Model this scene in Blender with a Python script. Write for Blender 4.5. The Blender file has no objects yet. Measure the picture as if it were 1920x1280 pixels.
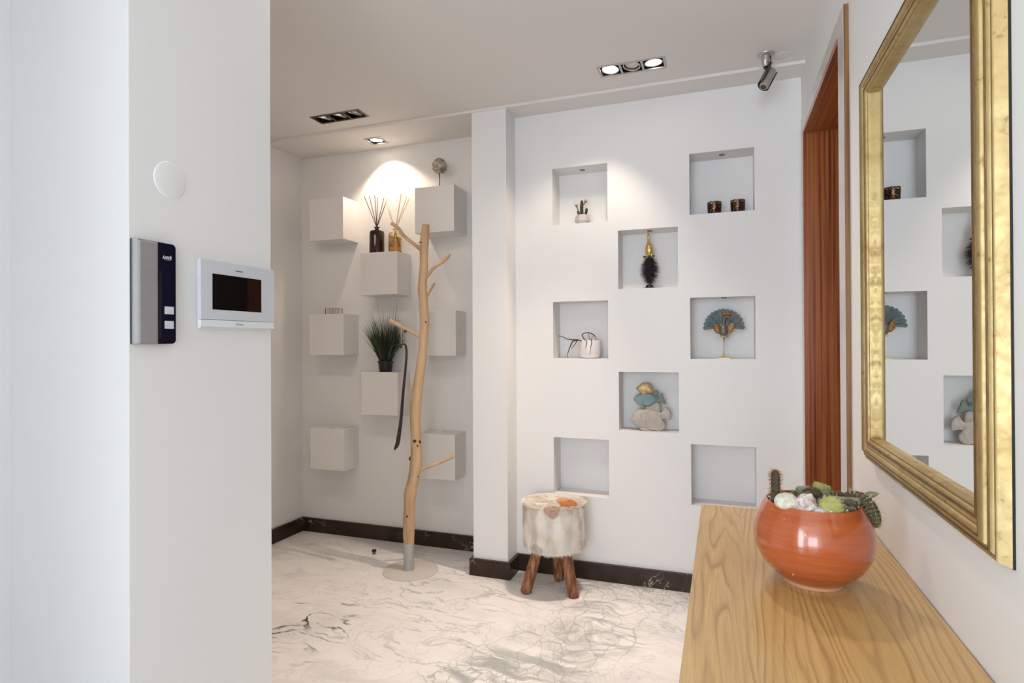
import bpy, bmesh, math, random
from mathutils import Vector, Matrix, noise as mnoise
random.seed(7)
PI = math.pi
sc = bpy.context.scene
C = sc.collection

# ------------------------------------------------------------------ camera
cam_d = bpy.data.cameras.new('camera'); cam = bpy.data.objects.new('camera', cam_d); C.objects.link(cam)
cam_d.sensor_width = 36; cam_d.lens = 20.63; cam_d.clip_start = .02
rr = Vector((0.9417, 0.3364, -0.0050)); uu = Vector((0.0064, -0.0029, 1.0)); ww = Vector((-0.3364, 0.9417, 0.0049))
cam.matrix_world = Matrix(((rr.x, uu.x, -ww.x, 0), (rr.y, uu.y, -ww.y, 0), (rr.z, uu.z, -ww.z, 1.236), (0, 0, 0, 1)))
sc.camera = cam

# ------------------------------------------------------------------ view, world, daylight
sc.view_settings.view_transform = 'Standard'; sc.view_settings.look = 'None'
sc.view_settings.gamma = 1; sc.view_settings.use_curve_mapping = False
sc.view_settings.exposure = 0.14
w = bpy.data.worlds.new('world'); sc.world = w; w.use_nodes = True
w.node_tree.nodes['Background'].inputs[0].default_value = (.75, .87, 1, 1)
w.node_tree.nodes['Background'].inputs[1].default_value = 1.0

def area(name, loc, target, sx, sy, power, col):
    d = bpy.data.lights.new(name, 'AREA'); d.shape = 'RECTANGLE'; d.size = sx; d.size_y = sy
    d.energy = power; d.color = col
    o = bpy.data.objects.new(name, d); C.objects.link(o); o.location = loc
    o.rotation_euler = (Vector(target) - Vector(loc)).to_track_quat('-Z', 'Y').to_euler()
    return o

def spot(name, loc, target, power, angle, blend, col, radius=.02):
    d = bpy.data.lights.new(name, 'SPOT'); d.energy = power; d.spot_size = math.radians(angle)
    d.spot_blend = blend; d.color = col; d.shadow_soft_size = radius
    o = bpy.data.objects.new(name, d); C.objects.link(o); o.location = loc
    o.rotation_euler = (Vector(target) - Vector(loc)).to_track_quat('-Z', 'Y').to_euler()
    return o

WARM = (1.0, .83, .69)
DAY = (.84, .905, 1.0)
# daylight through the unseen window behind the camera, plus an added side fill
area('window_daylight', (-.53, -4.45, 1.35), (-.35, 0, 1.3), 1.7, 2.05, 100, DAY)
area('side_fill', (-1.47, -1.3, 1.3), (.3, -.7, 1.25), 1.4, 2.1, 84, (.80, .93, 1.0))  # added fill from the left to brighten the right wall, no opening there
# lamps of the recessed ceiling fixtures, then two added unseen fills
spot('lamp_alcove', (-1.98, 3.09, 2.478), (-1.80, 3.473, .52), 12, 102, .4, (1.0, .80, .62), .014)
spot('lamp_left', (-.478, 2.705, 2.492), (-1.03, 2.88, .16), 16, 95, .6, WARM, .02)
spot('lamp_left_beam', (-.478, 2.704, 2.492), (-1.12, 2.22, 0), 85, 66, .8, WARM, .02)
spot('lamp_right', (-.278, 2.70, 2.492), (-.02, 1.8, .2), 52, 92, 1.0, WARM, .02)
spot('near_fill', (-1.1, 1.55, 2.492), (-1.15, 1.75, 0), 16, 125, .7, WARM, .03)  # added out of view to brighten the open floor
spot('hall_fill', (-1.95, 1.75, 2.46), (-2.0, 3.24, 1.5), 22, 115, 1.0, WARM, .28)  # added fill without a fixture, lifts the alcove wall and cubes

# ------------------------------------------------------------------ material helpers
def newmat(name):
    m = bpy.data.materials.new(name); m.use_nodes = True
    nt = m.node_tree
    return m, nt, nt.nodes['Principled BSDF']

def N(nt, t, **kw):
    n = nt.nodes.new(t)
    for k, v in kw.items():
        if k.startswith('i_'):
            n.inputs[k[2:].replace('_', ' ')].default_value = v
        else: setattr(n, k, v)
    return n

def L(nt, a, b): nt.links.new(a, b)

def ramp(nt, fac, stops, interp='LINEAR'):
    r = nt.nodes.new('ShaderNodeValToRGB'); r.color_ramp.interpolation = interp
    e = r.color_ramp.elements
    while len(e) > 1: e.remove(e[-1])
    for i, (p, c) in enumerate(stops):
        x = e[0] if i == 0 else e.new(p)
        x.position = p; x.color = (*c, 1) if len(c) == 3 else c
    L(nt, fac, r.inputs[0]); return r.outputs[0]

def coords(nt, scale=(1, 1, 1), loc=(0, 0, 0), rot=(0, 0, 0)):
    tc = nt.nodes.new('ShaderNodeTexCoord'); mp = nt.nodes.new('ShaderNodeMapping')
    mp.inputs['Scale'].default_value = scale; mp.inputs['Location'].default_value = loc; mp.inputs['Rotation'].default_value = rot
    L(nt, tc.outputs['Object'], mp.inputs['Vector']); return mp.outputs[0]

def noise(nt, vec, scale, detail=3, rough=.5, dist=0):
    n = N(nt, 'ShaderNodeTexNoise'); n.inputs['Scale'].default_value = scale
    n.inputs['Detail'].default_value = detail; n.inputs['Roughness'].default_value = rough
    n.inputs['Distortion'].default_value = dist
    L(nt, vec, n.inputs['Vector']); return n.outputs['Fac']

def M(nt, op, a, b=None, c=None, clamp=False):
    n = nt.nodes.new('ShaderNodeMath'); n.operation = op; n.use_clamp = clamp
    for i, x in enumerate((a, b, c)):
        if x is None: continue
        if isinstance(x, (int, float)): n.inputs[i].default_value = x
        else: L(nt, x, n.inputs[i])
    return n.outputs[0]

def mix(nt, fac, a, b, mode='MIX'):
    n = nt.nodes.new('ShaderNodeMix'); n.data_type = 'RGBA'; n.blend_type = mode
    for s, x in ((n.inputs[0], fac), (n.inputs[6], a), (n.inputs[7], b)):
        if isinstance(x, (int, float)): s.default_value = x
        elif isinstance(x, tuple): s.default_value = (*x, 1)
        else: L(nt, x, s)
    return n.outputs[2]

def maprange(nt, v, a, b, c=0, d=1, smooth=True):
    n = nt.nodes.new('ShaderNodeMapRange'); n.interpolation_type = 'SMOOTHSTEP' if smooth else 'LINEAR'
    L(nt, v, n.inputs[0])
    for i, x in enumerate((a, b, c, d)): n.inputs[i + 1].default_value = x
    return n.outputs[0]

def bump(nt, b, h, strength, dist=.01):
    n = nt.nodes.new('ShaderNodeBump'); n.inputs['Strength'].default_value = strength; n.inputs['Distance'].default_value = dist
    L(nt, h, n.inputs['Height']); L(nt, n.outputs[0], b.inputs['Normal'])

def pm(name, col, rough=.5, metal=0, var=.12, vs=12, bs=0, bscale=60, bdist=.002, coat=0, trans=0, ior=1.45, sheen=0):
    """procedural material: base colour with soft noise variation and optional bump"""
    m, nt, b = newmat(name)
    v = coords(nt)
    n = noise(nt, v, vs, 4)
    lo = tuple(max(0, c * (1 - var)) for c in col); hi = tuple(min(1, c * (1 + var)) for c in col)
    L(nt, ramp(nt, n, [(.3, lo), (.7, hi)]), b.inputs['Base Color'])
    b.inputs['Roughness'].default_value = rough; b.inputs['Metallic'].default_value = metal
    b.inputs['Coat Weight'].default_value = coat; b.inputs['Transmission Weight'].default_value = trans
    b.inputs['IOR'].default_value = ior; b.inputs['Sheen Weight'].default_value = sheen
    if bs: bump(nt, b, noise(nt, v, bscale, 3), bs, bdist)
    return m

def emis(name, col, s):
    m, nt, b = newmat(name)
    b.inputs['Base Color'].default_value = (*col, 1); b.inputs['Emission Color'].default_value = (*col, 1)
    b.inputs['Emission Strength'].default_value = s; return m

WALL = pm('wall_paint', (.84, .83, .82), .55, var=.012, vs=1.5, bs=.05, bscale=180)
CEIL = pm('ceiling_paint', (.80, .78, .76), .7, var=.01, vs=2)
CUBE = pm('shelf_lacquer', (.80, .78, .76), .4, var=.01, vs=5)
WHITEP = pm('white_plastic', (.80, .81, .83), .3, var=.01)
BLACK = pm('black_plastic', (.012, .012, .014), .3, var=.1)
CHROME = pm('steel', (.62, .62, .62), .28, 1, var=.05)
DSTEEL = pm('dark_steel', (.22, .2, .19), .35, 1, var=.1)
SATIN = pm('satin_nickel', (.50, .47, .44), .42, .8, var=.08)
GLASS = pm('clear_glass', (1, 1, 1), .02, var=0, trans=1)

def marble():
    m, nt, b = newmat('white_marble')
    v = coords(nt)
    nd = N(nt, 'ShaderNodeTexNoise'); nd.inputs['Scale'].default_value = 2.2; nd.inputs['Detail'].default_value = 3
    L(nt, v, nd.inputs['Vector'])
    vm = N(nt, 'ShaderNodeVectorMath', operation='MULTIPLY_ADD')
    L(nt, nd.outputs['Color'], vm.inputs[0]); vm.inputs[1].default_value = (.35, .35, .35); L(nt, v, vm.inputs[2])
    vd = vm.outputs[0]
    sep = N(nt, 'ShaderNodeSeparateXYZ'); L(nt, v, sep.inputs[0])
    x, y = sep.outputs[0], sep.outputs[1]
    # streak direction: diagonal sweeping
    mp = N(nt, 'ShaderNodeMapping'); mp.inputs['Rotation'].default_value = (0, 0, -.62); mp.inputs['Scale'].default_value = (1.0, 3.4, 1)
    L(nt, vd, mp.inputs['Vector']); vs = mp.outputs[0]
    base = ramp(nt, noise(nt, vs, 1.6, 5, .6, .5), [(.3, (.68, .65, .64)), (.5, (.84, .81, .79)), (.7, (.90, .87, .85))])
    n1 = noise(nt, vs, 2.0, 8, .58, .6)
    r1 = M(nt, 'ABSOLUTE', M(nt, 'SUBTRACT', n1, .5))
    v1 = maprange(nt, r1, .0, .022, 1, 0)
    m1 = maprange(nt, noise(nt, v, 1.3, 2), .42, .62)
    f1 = M(nt, 'MULTIPLY', v1, M(nt, 'MULTIPLY', m1, .6))
    c = mix(nt, f1, base, (.33, .33, .32))
    # fine web
    n2 = noise(nt, vd, 5.5, 7, .6, .6)
    v2 = maprange(nt, M(nt, 'ABSOLUTE', M(nt, 'SUBTRACT', n2, .5)), 0, .012, .35, 0)
    c = mix(nt, v2, c, (.42, .40, .38))
    # band with pebble shaped fragments
    wob = M(nt, 'MULTIPLY', M(nt, 'SUBTRACT', noise(nt, v, 1.8, 3), .5), 1.1)
    d = M(nt, 'ABSOLUTE', M(nt, 'ADD', M(nt, 'ADD', x, M(nt, 'MULTIPLY', M(nt, 'SUBTRACT', y, 2.4), -.19)), M(nt, 'ADD', wob, .60)))
    band = maprange(nt, d, .12, .46, 1, 0)
    # domain-warped cells
    nw = N(nt, 'ShaderNodeTexNoise'); nw.inputs['Scale'].default_value = 6; nw.inputs['Detail'].default_value = 4; L(nt, v, nw.inputs['Vector'])
    vw = N(nt, 'ShaderNodeVectorMath', operation='MULTIPLY_ADD'); L(nt, nw.outputs['Color'], vw.inputs[0]); vw.inputs[1].default_value = (.13, .13, 0); L(nt, vd, vw.inputs[2])
    mp2 = N(nt, 'ShaderNodeMapping'); mp2.inputs['Rotation'].default_value = (0, 0, .5); mp2.inputs['Scale'].default_value = (1.5, .9, 1); L(nt, vw.outputs[0], mp2.inputs['Vector'])
    def cells(scale, wd):
        vo = N(nt, 'ShaderNodeTexVoronoi', feature='DISTANCE_TO_EDGE'); vo.voronoi_dimensions = '2D'; vo.inputs['Scale'].default_value = scale
        L(nt, mp2.outputs[0], vo.inputs['Vector']); return maprange(nt, vo.outputs['Distance'], .0, wd, 1, 0)
    e1 = cells(6.5, .05); e2 = cells(15, .08)
    small = maprange(nt, noise(nt, vd, 3.1, 2), .44, .58)
    e = M(nt, 'MAXIMUM', M(nt, 'MULTIPLY', e1, .8), M(nt, 'MULTIPLY', e2, M(nt, 'MULTIPLY', small, .8)))
    greyfill = M(nt, 'MULTIPLY', maprange(nt, noise(nt, vs, 3.2, 6, .65, .8), .43, .60), maprange(nt, d, .05, .32, .85, 0))
    c = mix(nt, M(nt, 'MULTIPLY', greyfill, 1.0), c, (.40, .41, .39))
    c = mix(nt, M(nt, 'MULTIPLY', e, M(nt, 'MULTIPLY', band, .72)), c, (.34, .35, .33))
    # dark vein at the left
    dl = M(nt, 'SQRT', M(nt, 'ADD', M(nt, 'POWER', M(nt, 'ADD', x, 1.78), 2), M(nt, 'POWER', M(nt, 'MULTIPLY', M(nt, 'SUBTRACT', y, 2.12), .8), 2)))
    ml = maprange(nt, dl, .12, .40, 1, 0)
    n3 = noise(nt, vs, 2.1, 6, .55, .5)
    v3 = maprange(nt, M(nt, 'ABSOLUTE', M(nt, 'SUBTRACT', n3, .47)), .004, .022, 1, 0)
    c = mix(nt, M(nt, 'MULTIPLY', M(nt, 'MULTIPLY', v3, ml), maprange(nt, noise(nt, v, 7, 3), .35, .6)), c, (.03, .035, .04))
    # slab joints
    def joint(s, off, period):
        q = M(nt, 'ABSOLUTE', M(nt, 'SUBTRACT', M(nt, 'FRACT', M(nt, 'DIVIDE', M(nt, 'ADD', s, off), period)), .5))
        return maprange(nt, q, .0, .0012, 1, 0)
    j = M(nt, 'MAXIMUM', joint(y, -2.64 + .45 + 10, 1.0 * .9), joint(x, 10.2, 1.2))
    c = mix(nt, M(nt, 'MULTIPLY', j, .35), c, (.45, .40, .37))
    L(nt, c, b.inputs['Base Color'])
    b.inputs['Roughness'].default_value = .16; b.inputs['Specular IOR Level'].default_value = .35
    return m
MARBLE = marble()

def darkmarble():
    m, nt, b = newmat('dark_brown_marble')
    v = coords(nt)
    n = noise(nt, v, 1.6, 7, .6, .4)
    vein = maprange(nt, M(nt, 'ABSOLUTE', M(nt, 'SUBTRACT', n, .5)), 0, .0035, .7, 0)
    msk = maprange(nt, noise(nt, v, 4, 2), .5, .6)
    base = ramp(nt, noise(nt, v, 9, 5), [(.3, (.024, .013, .010)), (.7, (.055, .033, .024))])
    L(nt, mix(nt, M(nt, 'MULTIPLY', vein, msk), base, (.5, .46, .42)), b.inputs['Base Color'])
    b.inputs['Roughness'].default_value = .3; b.inputs['Specular IOR Level'].default_value = .25; return m
DMARBLE = darkmarble()

def ash():
    m, nt, b = newmat('oiled_ash_wood')
    v = coords(nt)
    sep = N(nt, 'ShaderNodeSeparateXYZ'); L(nt, v, sep.inputs[0]); x, y = sep.outputs[0], sep.outputs[1]
    brd = M(nt, 'FLOOR', M(nt, 'DIVIDE', M(nt, 'ADD', x, 1.0), .112))
    off = M(nt, 'MULTIPLY', brd, 3.71)
    cb = N(nt, 'ShaderNodeCombineXYZ'); L(nt, M(nt, 'ADD', M(nt, 'MULTIPLY', x, 3.6), off), cb.inputs[0]); L(nt, M(nt, 'ADD', M(nt, 'MULTIPLY', y, .42), off), cb.inputs[1]); L(nt, off, cb.inputs[2])
    n = noise(nt, cb.outputs[0], 1.5, 3, .45, .25)
    ph = M(nt, 'ADD', M(nt, 'MULTIPLY', x, 52), M(nt, 'MULTIPLY', n, 19))
    s = M(nt, 'FRACT', ph)
    line = ramp(nt, s, [(0, (.36, .19, .062)), (.12, (.44, .25, .085)), (.32, (.60, .375, .145)), (.75, (.66, .43, .17)), (.93, (.54, .33, .12)), (1, (.38, .205, .068))])
    cb3 = N(nt, 'ShaderNodeCombineXYZ'); L(nt, M(nt, 'ADD', M(nt, 'MULTIPLY', x, 26), off), cb3.inputs[0]); L(nt, M(nt, 'MULTIPLY', y, 1.6), cb3.inputs[1])
    line = mix(nt, maprange(nt, noise(nt, cb3.outputs[0], 1, 3, .6), .36, .66, .0, .75), line, (.58, .365, .14))
    cb2 = N(nt, 'ShaderNodeCombineXYZ'); L(nt, M(nt, 'MULTIPLY', x, 330), cb2.inputs[0]); L(nt, M(nt, 'MULTIPLY', y, 9), cb2.inputs[1])
    fine = noise(nt, cb2.outputs[0], 1, 3, .6)
    c = mix(nt, M(nt, 'MULTIPLY', maprange(nt, fine, .42, .75), .45), line, (.33, .17, .05))
    tone = noise(nt, cb.outputs[0], .6, 2)
    c = mix(nt, M(nt, 'MULTIPLY', tone, .35), c, (.50, .30, .11))
    seam = maprange(nt, M(nt, 'ABSOLUTE', M(nt, 'SUBTRACT', M(nt, 'FRACT', M(nt, 'DIVIDE', M(nt, 'ADD', x, 1.0), .112)), .0)), 0, .008, .35, 0)
    c = mix(nt, seam, c, (.25, .13, .04))
    L(nt, c, b.inputs['Base Color']); b.inputs['Roughness'].default_value = .3; b.inputs['Coat Weight'].default_value = .2; b.inputs['Coat Roughness'].default_value = .12
    bump(nt, b, fine, .12, .001)
    return m
ASH = ash()

def zebra(name, sc3, dark=(.08, .014, .004), mid=(.30, .075, .018), hi=(.44, .14, .04)):
    m, nt, b = newmat(name)
    v = coords(nt, sc3)
    n = noise(nt, v, 1, 5, .65, .1)
    L(nt, ramp(nt, n, [(.32, dark), (.45, mid), (.6, hi), (.72, mid)]), b.inputs['Base Color'])
    b.inputs['Roughness'].default_value = .3; b.inputs['Coat Weight'].default_value = .3; b.inputs['Coat Roughness'].default_value = .1
    return m
JAMB = zebra('dark_red_veneer_upright', (75, 75, .9))
SOFF = zebra('dark_red_veneer_lengthwise', (75, .9, 75))
LIP = zebra('brown_veneer_edge', (160, 160, 2), (.10, .04, .012), (.22, .10, .032), (.28, .14, .05))
CASE = pm('casing_pale_sheen', (.56, .50, .47), .22, var=.04, vs=8, coat=.3)  # grazing reflection on the glossy veneer put into a flat pale colour

# ------------------------------------------------------------------ geometry helpers
def B(): return bmesh.new()

def quad(bm, pts):
    return bm.faces.new([bm.verts.new(p) for p in pts])

def box(bm, x0, x1, y0, y1, z0, z1, bev=0):
    g = bmesh.ops.create_cube(bm, size=1)
    vs = g['verts']
    for v in vs:
        v.co = Vector(((x0 + x1) / 2 + v.co.x * (x1 - x0), (y0 + y1) / 2 + v.co.y * (y1 - y0), (z0 + z1) / 2 + v.co.z * (z1 - z0)))
    if bev:
        es = list({e for v in vs for e in v.link_edges})
        bmesh.ops.bevel(bm, geom=es, offset=bev, segments=2, affect='EDGES', profile=.6)

def frame_of(t):
    t = t.normalized(); a = Vector((0, 0, 1)) if abs(t.z) < .9 else Vector((1, 0, 0))
    u = t.cross(a).normalized(); return u, t.cross(u).normalized()

def tube(bm, pts, rad, seg=10, cap=True, wob=0, flat=1.0):
    pts = [Vector(p) for p in pts]; n = len(pts)
    if isinstance(rad, (int, float)): rad = [rad] * n
    rings = []; u = None
    for i, p in enumerate(pts):
        t = (pts[min(i + 1, n - 1)] - pts[max(i - 1, 0)]).normalized()
        if u is None: u, v = frame_of(t)
        else:
            u = (u - t * u.dot(t)).normalized(); v = t.cross(u)
        ring = []
        for k in range(seg):
            a = 2 * PI * k / seg
            d = u * math.cos(a) + v * math.sin(a) * flat
            r = rad[i]
            if wob: r *= 1 + wob * mnoise.noise(Vector((p.x * 9 + d.x * 1.5, p.y * 9 + d.y * 1.5, p.z * 14)))
            ring.append(bm.verts.new(p + d * r))
        rings.append(ring)
    for a, b2 in zip(rings, rings[1:]):
        for k in range(seg): bm.faces.new((a[k], a[(k + 1) % seg], b2[(k + 1) % seg], b2[k]))
    if cap:
        bm.faces.new(rings[0][::-1]); bm.faces.new(rings[-1])

def lathe(bm, prof, cx=0, cy=0, z0=0, seg=32, close=False, sx=1, sy=1):
    rings = []
    for r, z in prof:
        if r < 1e-5: rings.append([bm.verts.new((cx, cy, z0 + z))])
        else: rings.append([bm.verts.new((cx + sx * r * math.cos(2 * PI * k / seg), cy + sy * r * math.sin(2 * PI * k / seg), z0 + z)) for k in range(seg)])
    for a, b2 in zip(rings, rings[1:]):
        for k in range(seg):
            k2 = (k + 1) % seg
            if len(a) == 1 and len(b2) == 1: continue
            if len(a) == 1: bm.faces.new((a[0], b2[k2], b2[k]))
            elif len(b2) == 1: bm.faces.new((a[k], a[k2], b2[0]))
            else: bm.faces.new((a[k], a[k2], b2[k2], b2[k]))
    if close:
        for r_ in (rings[0], rings[-1]):
            if len(r_) > 2: bm.faces.new(r_)

def cyl(bm, p0, p1, r0, r1=None, seg=20):
    tube(bm, [p0, p1], [r0, r1 if r1 is not None else r0], seg)

def ball(bm, c, r, sub=3, sc3=(1, 1, 1), nz=0, ns=3, rot=None):
    g = bmesh.ops.create_icosphere(bm, subdivisions=sub, radius=1)
    for v in g['verts']:
        d = v.co.copy(); k = 1 + (nz * mnoise.noise(d * ns + Vector(c) * 13) if nz else 0)
        q = Vector((d.x * sc3[0], d.y * sc3[1], d.z * sc3[2])) * r * k
        if rot: q = rot @ q
        v.co = Vector(c) + q

def blade(bm, p0, p1, w0, side=None, sag=None, n=1):
    """a thin tapering two-sided blade with slight thickness"""
    p0 = Vector(p0); p1 = Vector(p1); t = (p1 - p0)
    s = side or t.cross(Vector((random.uniform(-1, 1), random.uniform(-1, 1), random.uniform(-1, 1))))
    s = s.normalized() * w0 / 2
    nrm = t.cross(s).normalized() * w0 * .25
    pts = [p0 + t * (i / n) + (sag * (i / n) ** 2 if sag else Vector()) for i in range(n + 1)]
    prev = None
    for i, p in enumerate(pts[:-1]):
        k = 1 - (i / n) ** 1.5
        tri = [bm.verts.new(p + s * k), bm.verts.new(p - s * k), bm.verts.new(p + nrm * k)]
        if prev:
            for a in range(3): bm.faces.new((prev[a], prev[(a + 1) % 3], tri[(a + 1) % 3], tri[a]))
        prev = tri
    tip = bm.verts.new(pts[-1])
    for a in range(3): bm.faces.new((prev[a], prev[(a + 1) % 3], tip))

def inflate(bm, outline, yc, th, steps=((1, .45), (.93, .8), (.8, 1.0), (.5, 1.12), (.0, 1.18)), c=None):
    """closed outline in x,z puffed out both ways in y"""
    cx = c[0] if c else sum(p[0] for p in outline) / len(outline); cz = c[1] if c else sum(p[1] for p in outline) / len(outline)
    sides = []
    for sg in (-1, 1):
        rings = []
        for s, h in steps:
            if s == 0: rings.append([bm.verts.new((cx, yc + sg * th * h / 2, cz))])
            else: rings.append([bm.verts.new((cx + (x - cx) * s, yc + sg * th * h / 2, cz + (z - cz) * s)) for x, z in outline])
        n = len(outline)
        for a, b2 in zip(rings, rings[1:]):
            for k in range(n):
                k2 = (k + 1) % n
                f = (a[k], a[k2], b2[0]) if len(b2) == 1 else (a[k], a[k2], b2[k2], b2[k])
                bm.faces.new(f)
        sides.append(rings[0])
    n = len(outline)
    for k in range(n): bm.faces.new((sides[0][k], sides[1][k], sides[1][(k + 1) % n], sides[0][(k + 1) % n]))

def smoothpath(pts, n=4):
    """Catmull-Rom through tuples of any length"""
    out = []; P_ = [tuple(p) for p in pts]
    for i in range(len(P_) - 1):
        a, b2, c, d = P_[max(i - 1, 0)], P_[i], P_[i + 1], P_[min(i + 2, len(P_) - 1)]
        for k in range(n):
            t = k / n
            out.append(tuple(.5 * (2 * b2[j] + (c[j] - a[j]) * t + (2 * a[j] - 5 * b2[j] + 4 * c[j] - d[j]) * t * t + (-a[j] + 3 * b2[j] - 3 * c[j] + d[j]) * t ** 3) for j in range(len(b2))))
    out.append(P_[-1]); return out

def smooth_outline(pts, n=4):
    P_ = list(pts) + [pts[0]]; m = len(pts); out = []
    for i in range(m):
        a, b2, c, d = pts[i - 1], pts[i], pts[(i + 1) % m], pts[(i + 2) % m]
        for k in range(n):
            t = k / n
            out.append(tuple(.5 * (2 * b2[j] + (c[j] - a[j]) * t + (2 * a[j] - 5 * b2[j] + 4 * c[j] - d[j]) * t * t + (-a[j] + 3 * b2[j] - 3 * c[j] + d[j]) * t ** 3) for j in range(2)))
    return out

def worldloc(o):
    p = Vector((0, 0, 0))
    while o: p += o.location; o = o.parent
    return p

def obj(name, bm, m, parent=None, smooth=False, loc=None):
    """geometry is given in world metres; origin goes to the parent's base (or loc)"""
    base = worldloc(parent) if parent else Vector(loc or (0, 0, 0))
    for v in bm.verts: v.co -= base
    bmesh.ops.recalc_face_normals(bm, faces=bm.faces)
    me = bpy.data.meshes.new(name); bm.to_mesh(me); bm.free()
    me.materials.append(m)
    if smooth:
        for p in me.polygons: p.use_smooth = True
        if smooth == 2:
            try: me.set_sharp_from_angle(angle=math.radians(40))
            except Exception: pass
    o = bpy.data.objects.new(name, me); C.objects.link(o)
    if parent: o.parent = parent
    else: o.location = base
    return o

def thing(name, label, cat, loc, group=None):
    o = bpy.data.objects.new(name, None); C.objects.link(o); o.location = loc; o.empty_display_size = .05
    o['label'] = label; o['category'] = cat
    if group: o['group'] = group
    return o

def tag(o, label, cat, group=None):
    o['label'] = label; o['category'] = cat
    if group: o['group'] = group
    return o

def struct(name, bm, m, smooth=False):
    o = obj(name, bm, m, None, smooth); o['kind'] = 'structure'; return o

def textmesh(s, size, mtx, name, m, parent, extrude=.0003, shear=0, fn=None):
    cu = bpy.data.curves.new('lettering', 'FONT'); cu.body = s; cu.size = size; cu.extrude = extrude; cu.shear = shear
    cu.align_x = 'CENTER'; cu.align_y = 'CENTER'
    to = bpy.data.objects.new('lettering', cu); C.objects.link(to)
    dg = bpy.context.evaluated_depsgraph_get(); dg.update()
    me = bpy.data.meshes.new_from_object(to.evaluated_get(dg))
    bpy.data.objects.remove(to)
    bm = B(); bm.from_mesh(me); bpy.data.meshes.remove(me)
    for v in bm.verts: v.co = fn(v.co) if fn else mtx @ v.co
    return obj(name, bm, m, parent)

def pocket_plate(bm, us, vs, holes, f, depth):
    """flat plate f(u,v,d) over us x vs with rectangular pockets"""
    U = sorted(set([us[0], us[1]] + [a for h in holes for a in (h[0], h[1])]))
    V = sorted(set([vs[0], vs[1]] + [a for h in holes for a in (h[2], h[3])]))
    for a, b2 in zip(U, U[1:]):
        for c, d in zip(V, V[1:]):
            mu, mv = (a + b2) / 2, (c + d) / 2
            if any(h[0] < mu < h[1] and h[2] < mv < h[3] for h in holes): continue
            quad(bm, [f(a, c, 0), f(b2, c, 0), f(b2, d, 0), f(a, d, 0)])
    for h in holes:
        dd = h[4] if len(h) > 4 else depth
        u0, u1, v0, v1 = h[:4]
        quad(bm, [f(u0, v0, dd), f(u1, v0, dd), f(u1, v1, dd), f(u0, v1, dd)])
        for (p, q) in (((u0, v0), (u1, v0)), ((u1, v0), (u1, v1)), ((u1, v1), (u0, v1)), ((u0, v1), (u0, v0))):
            quad(bm, [f(*p, 0), f(*q, 0), f(*q, dd), f(*p, dd)])
    # closing shell behind
    D = max([depth] + [h[4] for h in holes if len(h) > 4]) + .04
    u0, u1, v0, v1 = us[0], us[1], vs[0], vs[1]
    quad(bm, [f(u0, v0, D), f(u1, v0, D), f(u1, v1, D), f(u0, v1, D)])
    for (p, q) in (((u0, v0), (u1, v0)), ((u1, v0), (u1, v1)), ((u1, v1), (u0, v1)), ((u0, v1), (u0, v0))):
        quad(bm, [f(*p, 0), f(*q, 0), f(*q, D), f(*p, D)])
    bmesh.ops.remove_doubles(bm, verts=bm.verts, dist=1e-5)

# ------------------------------------------------------------------ room shell
XR = .36; YN = 3.056; YA = 3.24; ZC = 2.5; ZC2 = 2.486; XL = -2.655
bm = B(); box(bm, XL - .1, XR + .5, -4.4, YA + .1, -.08, 0); struct('floor', bm, MARBLE)

T1 = (-.53, -.228, 2.648, 2.760)      # triple fixture, lamps on
T2 = (-2.14, -1.826, 2.678, 2.786)    # triple fixture, lamps off
S1 = (-2.038, -1.926, 3.045, 3.155)   # single fixture in the alcove ceiling
T3 = (-1.25, -.95, 1.50, 1.61)  # out-of-view fixture added to go with the floor fill
def inset(t, k=.006): return (t[0] + k, t[1] - k, t[2] + k, t[3] - k)
bm = B(); pocket_plate(bm, (XL - .1, XR + .4), (-4.4, 2.905), [inset(T1), inset(T2), inset(T3)], lambda u, v, d: (u, v, ZC + d), .07)
struct('ceiling', bm, CEIL)
bm = B(); pocket_plate(bm, (XL - .1, XR + .4), (2.905, YA + .1), [inset(S1)], lambda u, v, d: (u, v, ZC2 + d), .07)
struct('ceiling_drop', bm, CEIL)

cols = [(-.856, -.558), (-.504, -.204), (-.147, .154)]
rows = [(1.878, 2.182), (1.521, 1.824), (1.159, 1.464), (.785, 1.091), (.431, .735)]
niches = [(0, 0), (2, 0), (1, 1), (0, 2), (2, 2), (1, 3), (0, 4), (2, 4)]
holes = [(*cols[c], *rows[r]) for c, r in niches]
bm = B(); pocket_plate(bm, (-1.10, XR + .1), (0, ZC2 + .05), holes, lambda u, v, d: (u, YN + d, v), .145)
struct('wall_back', bm, WALL)
bm = B(); box(bm, XL - .1, -1.09, YA, YA + .1, 0, 2.55); struct('wall_alcove', bm, WALL)
bm = B(); box(bm, -1.265, -1.068, 2.91, YA + .02, 0, 2.50); struct('wall_pillar', bm, WALL)
bm = B(); box(bm, XL - .1, XL, 1.2, YA + .05, 0, 2.55); struct('wall_left', bm, WALL)
bm = B(); box(bm, XL - .1, -1.12, .85, 1.245, 0, 2.52, .0015); struct('wall_entry', bm, WALL)
bm = B(); box(bm, -2.0, -1.485, -4.4, .852, 0, 2.52); struct('wall_side', bm, WALL)
bm = B(); box(bm, -1.49, -.98, -.42, -.30, 0, 2.52); struct('daylight_blocker', bm, WALL)  # unseen partition added to keep window light off the entry wall front
# right wall with a doorway
DY0, DY1, DZ = 2.056, 2.862, 2.16
bm = B()
box(bm, XR, XR + .25, -4.4, DY0 - .02, 0, 2.52); box(bm, XR, XR + .25, DY1 + .02, YN + .1, 0, 2.52); box(bm, XR, XR + .25, DY0 - .02, DY1 + .02, DZ + .02, 2.52)
struct('wall_right', bm, WALL)
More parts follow.
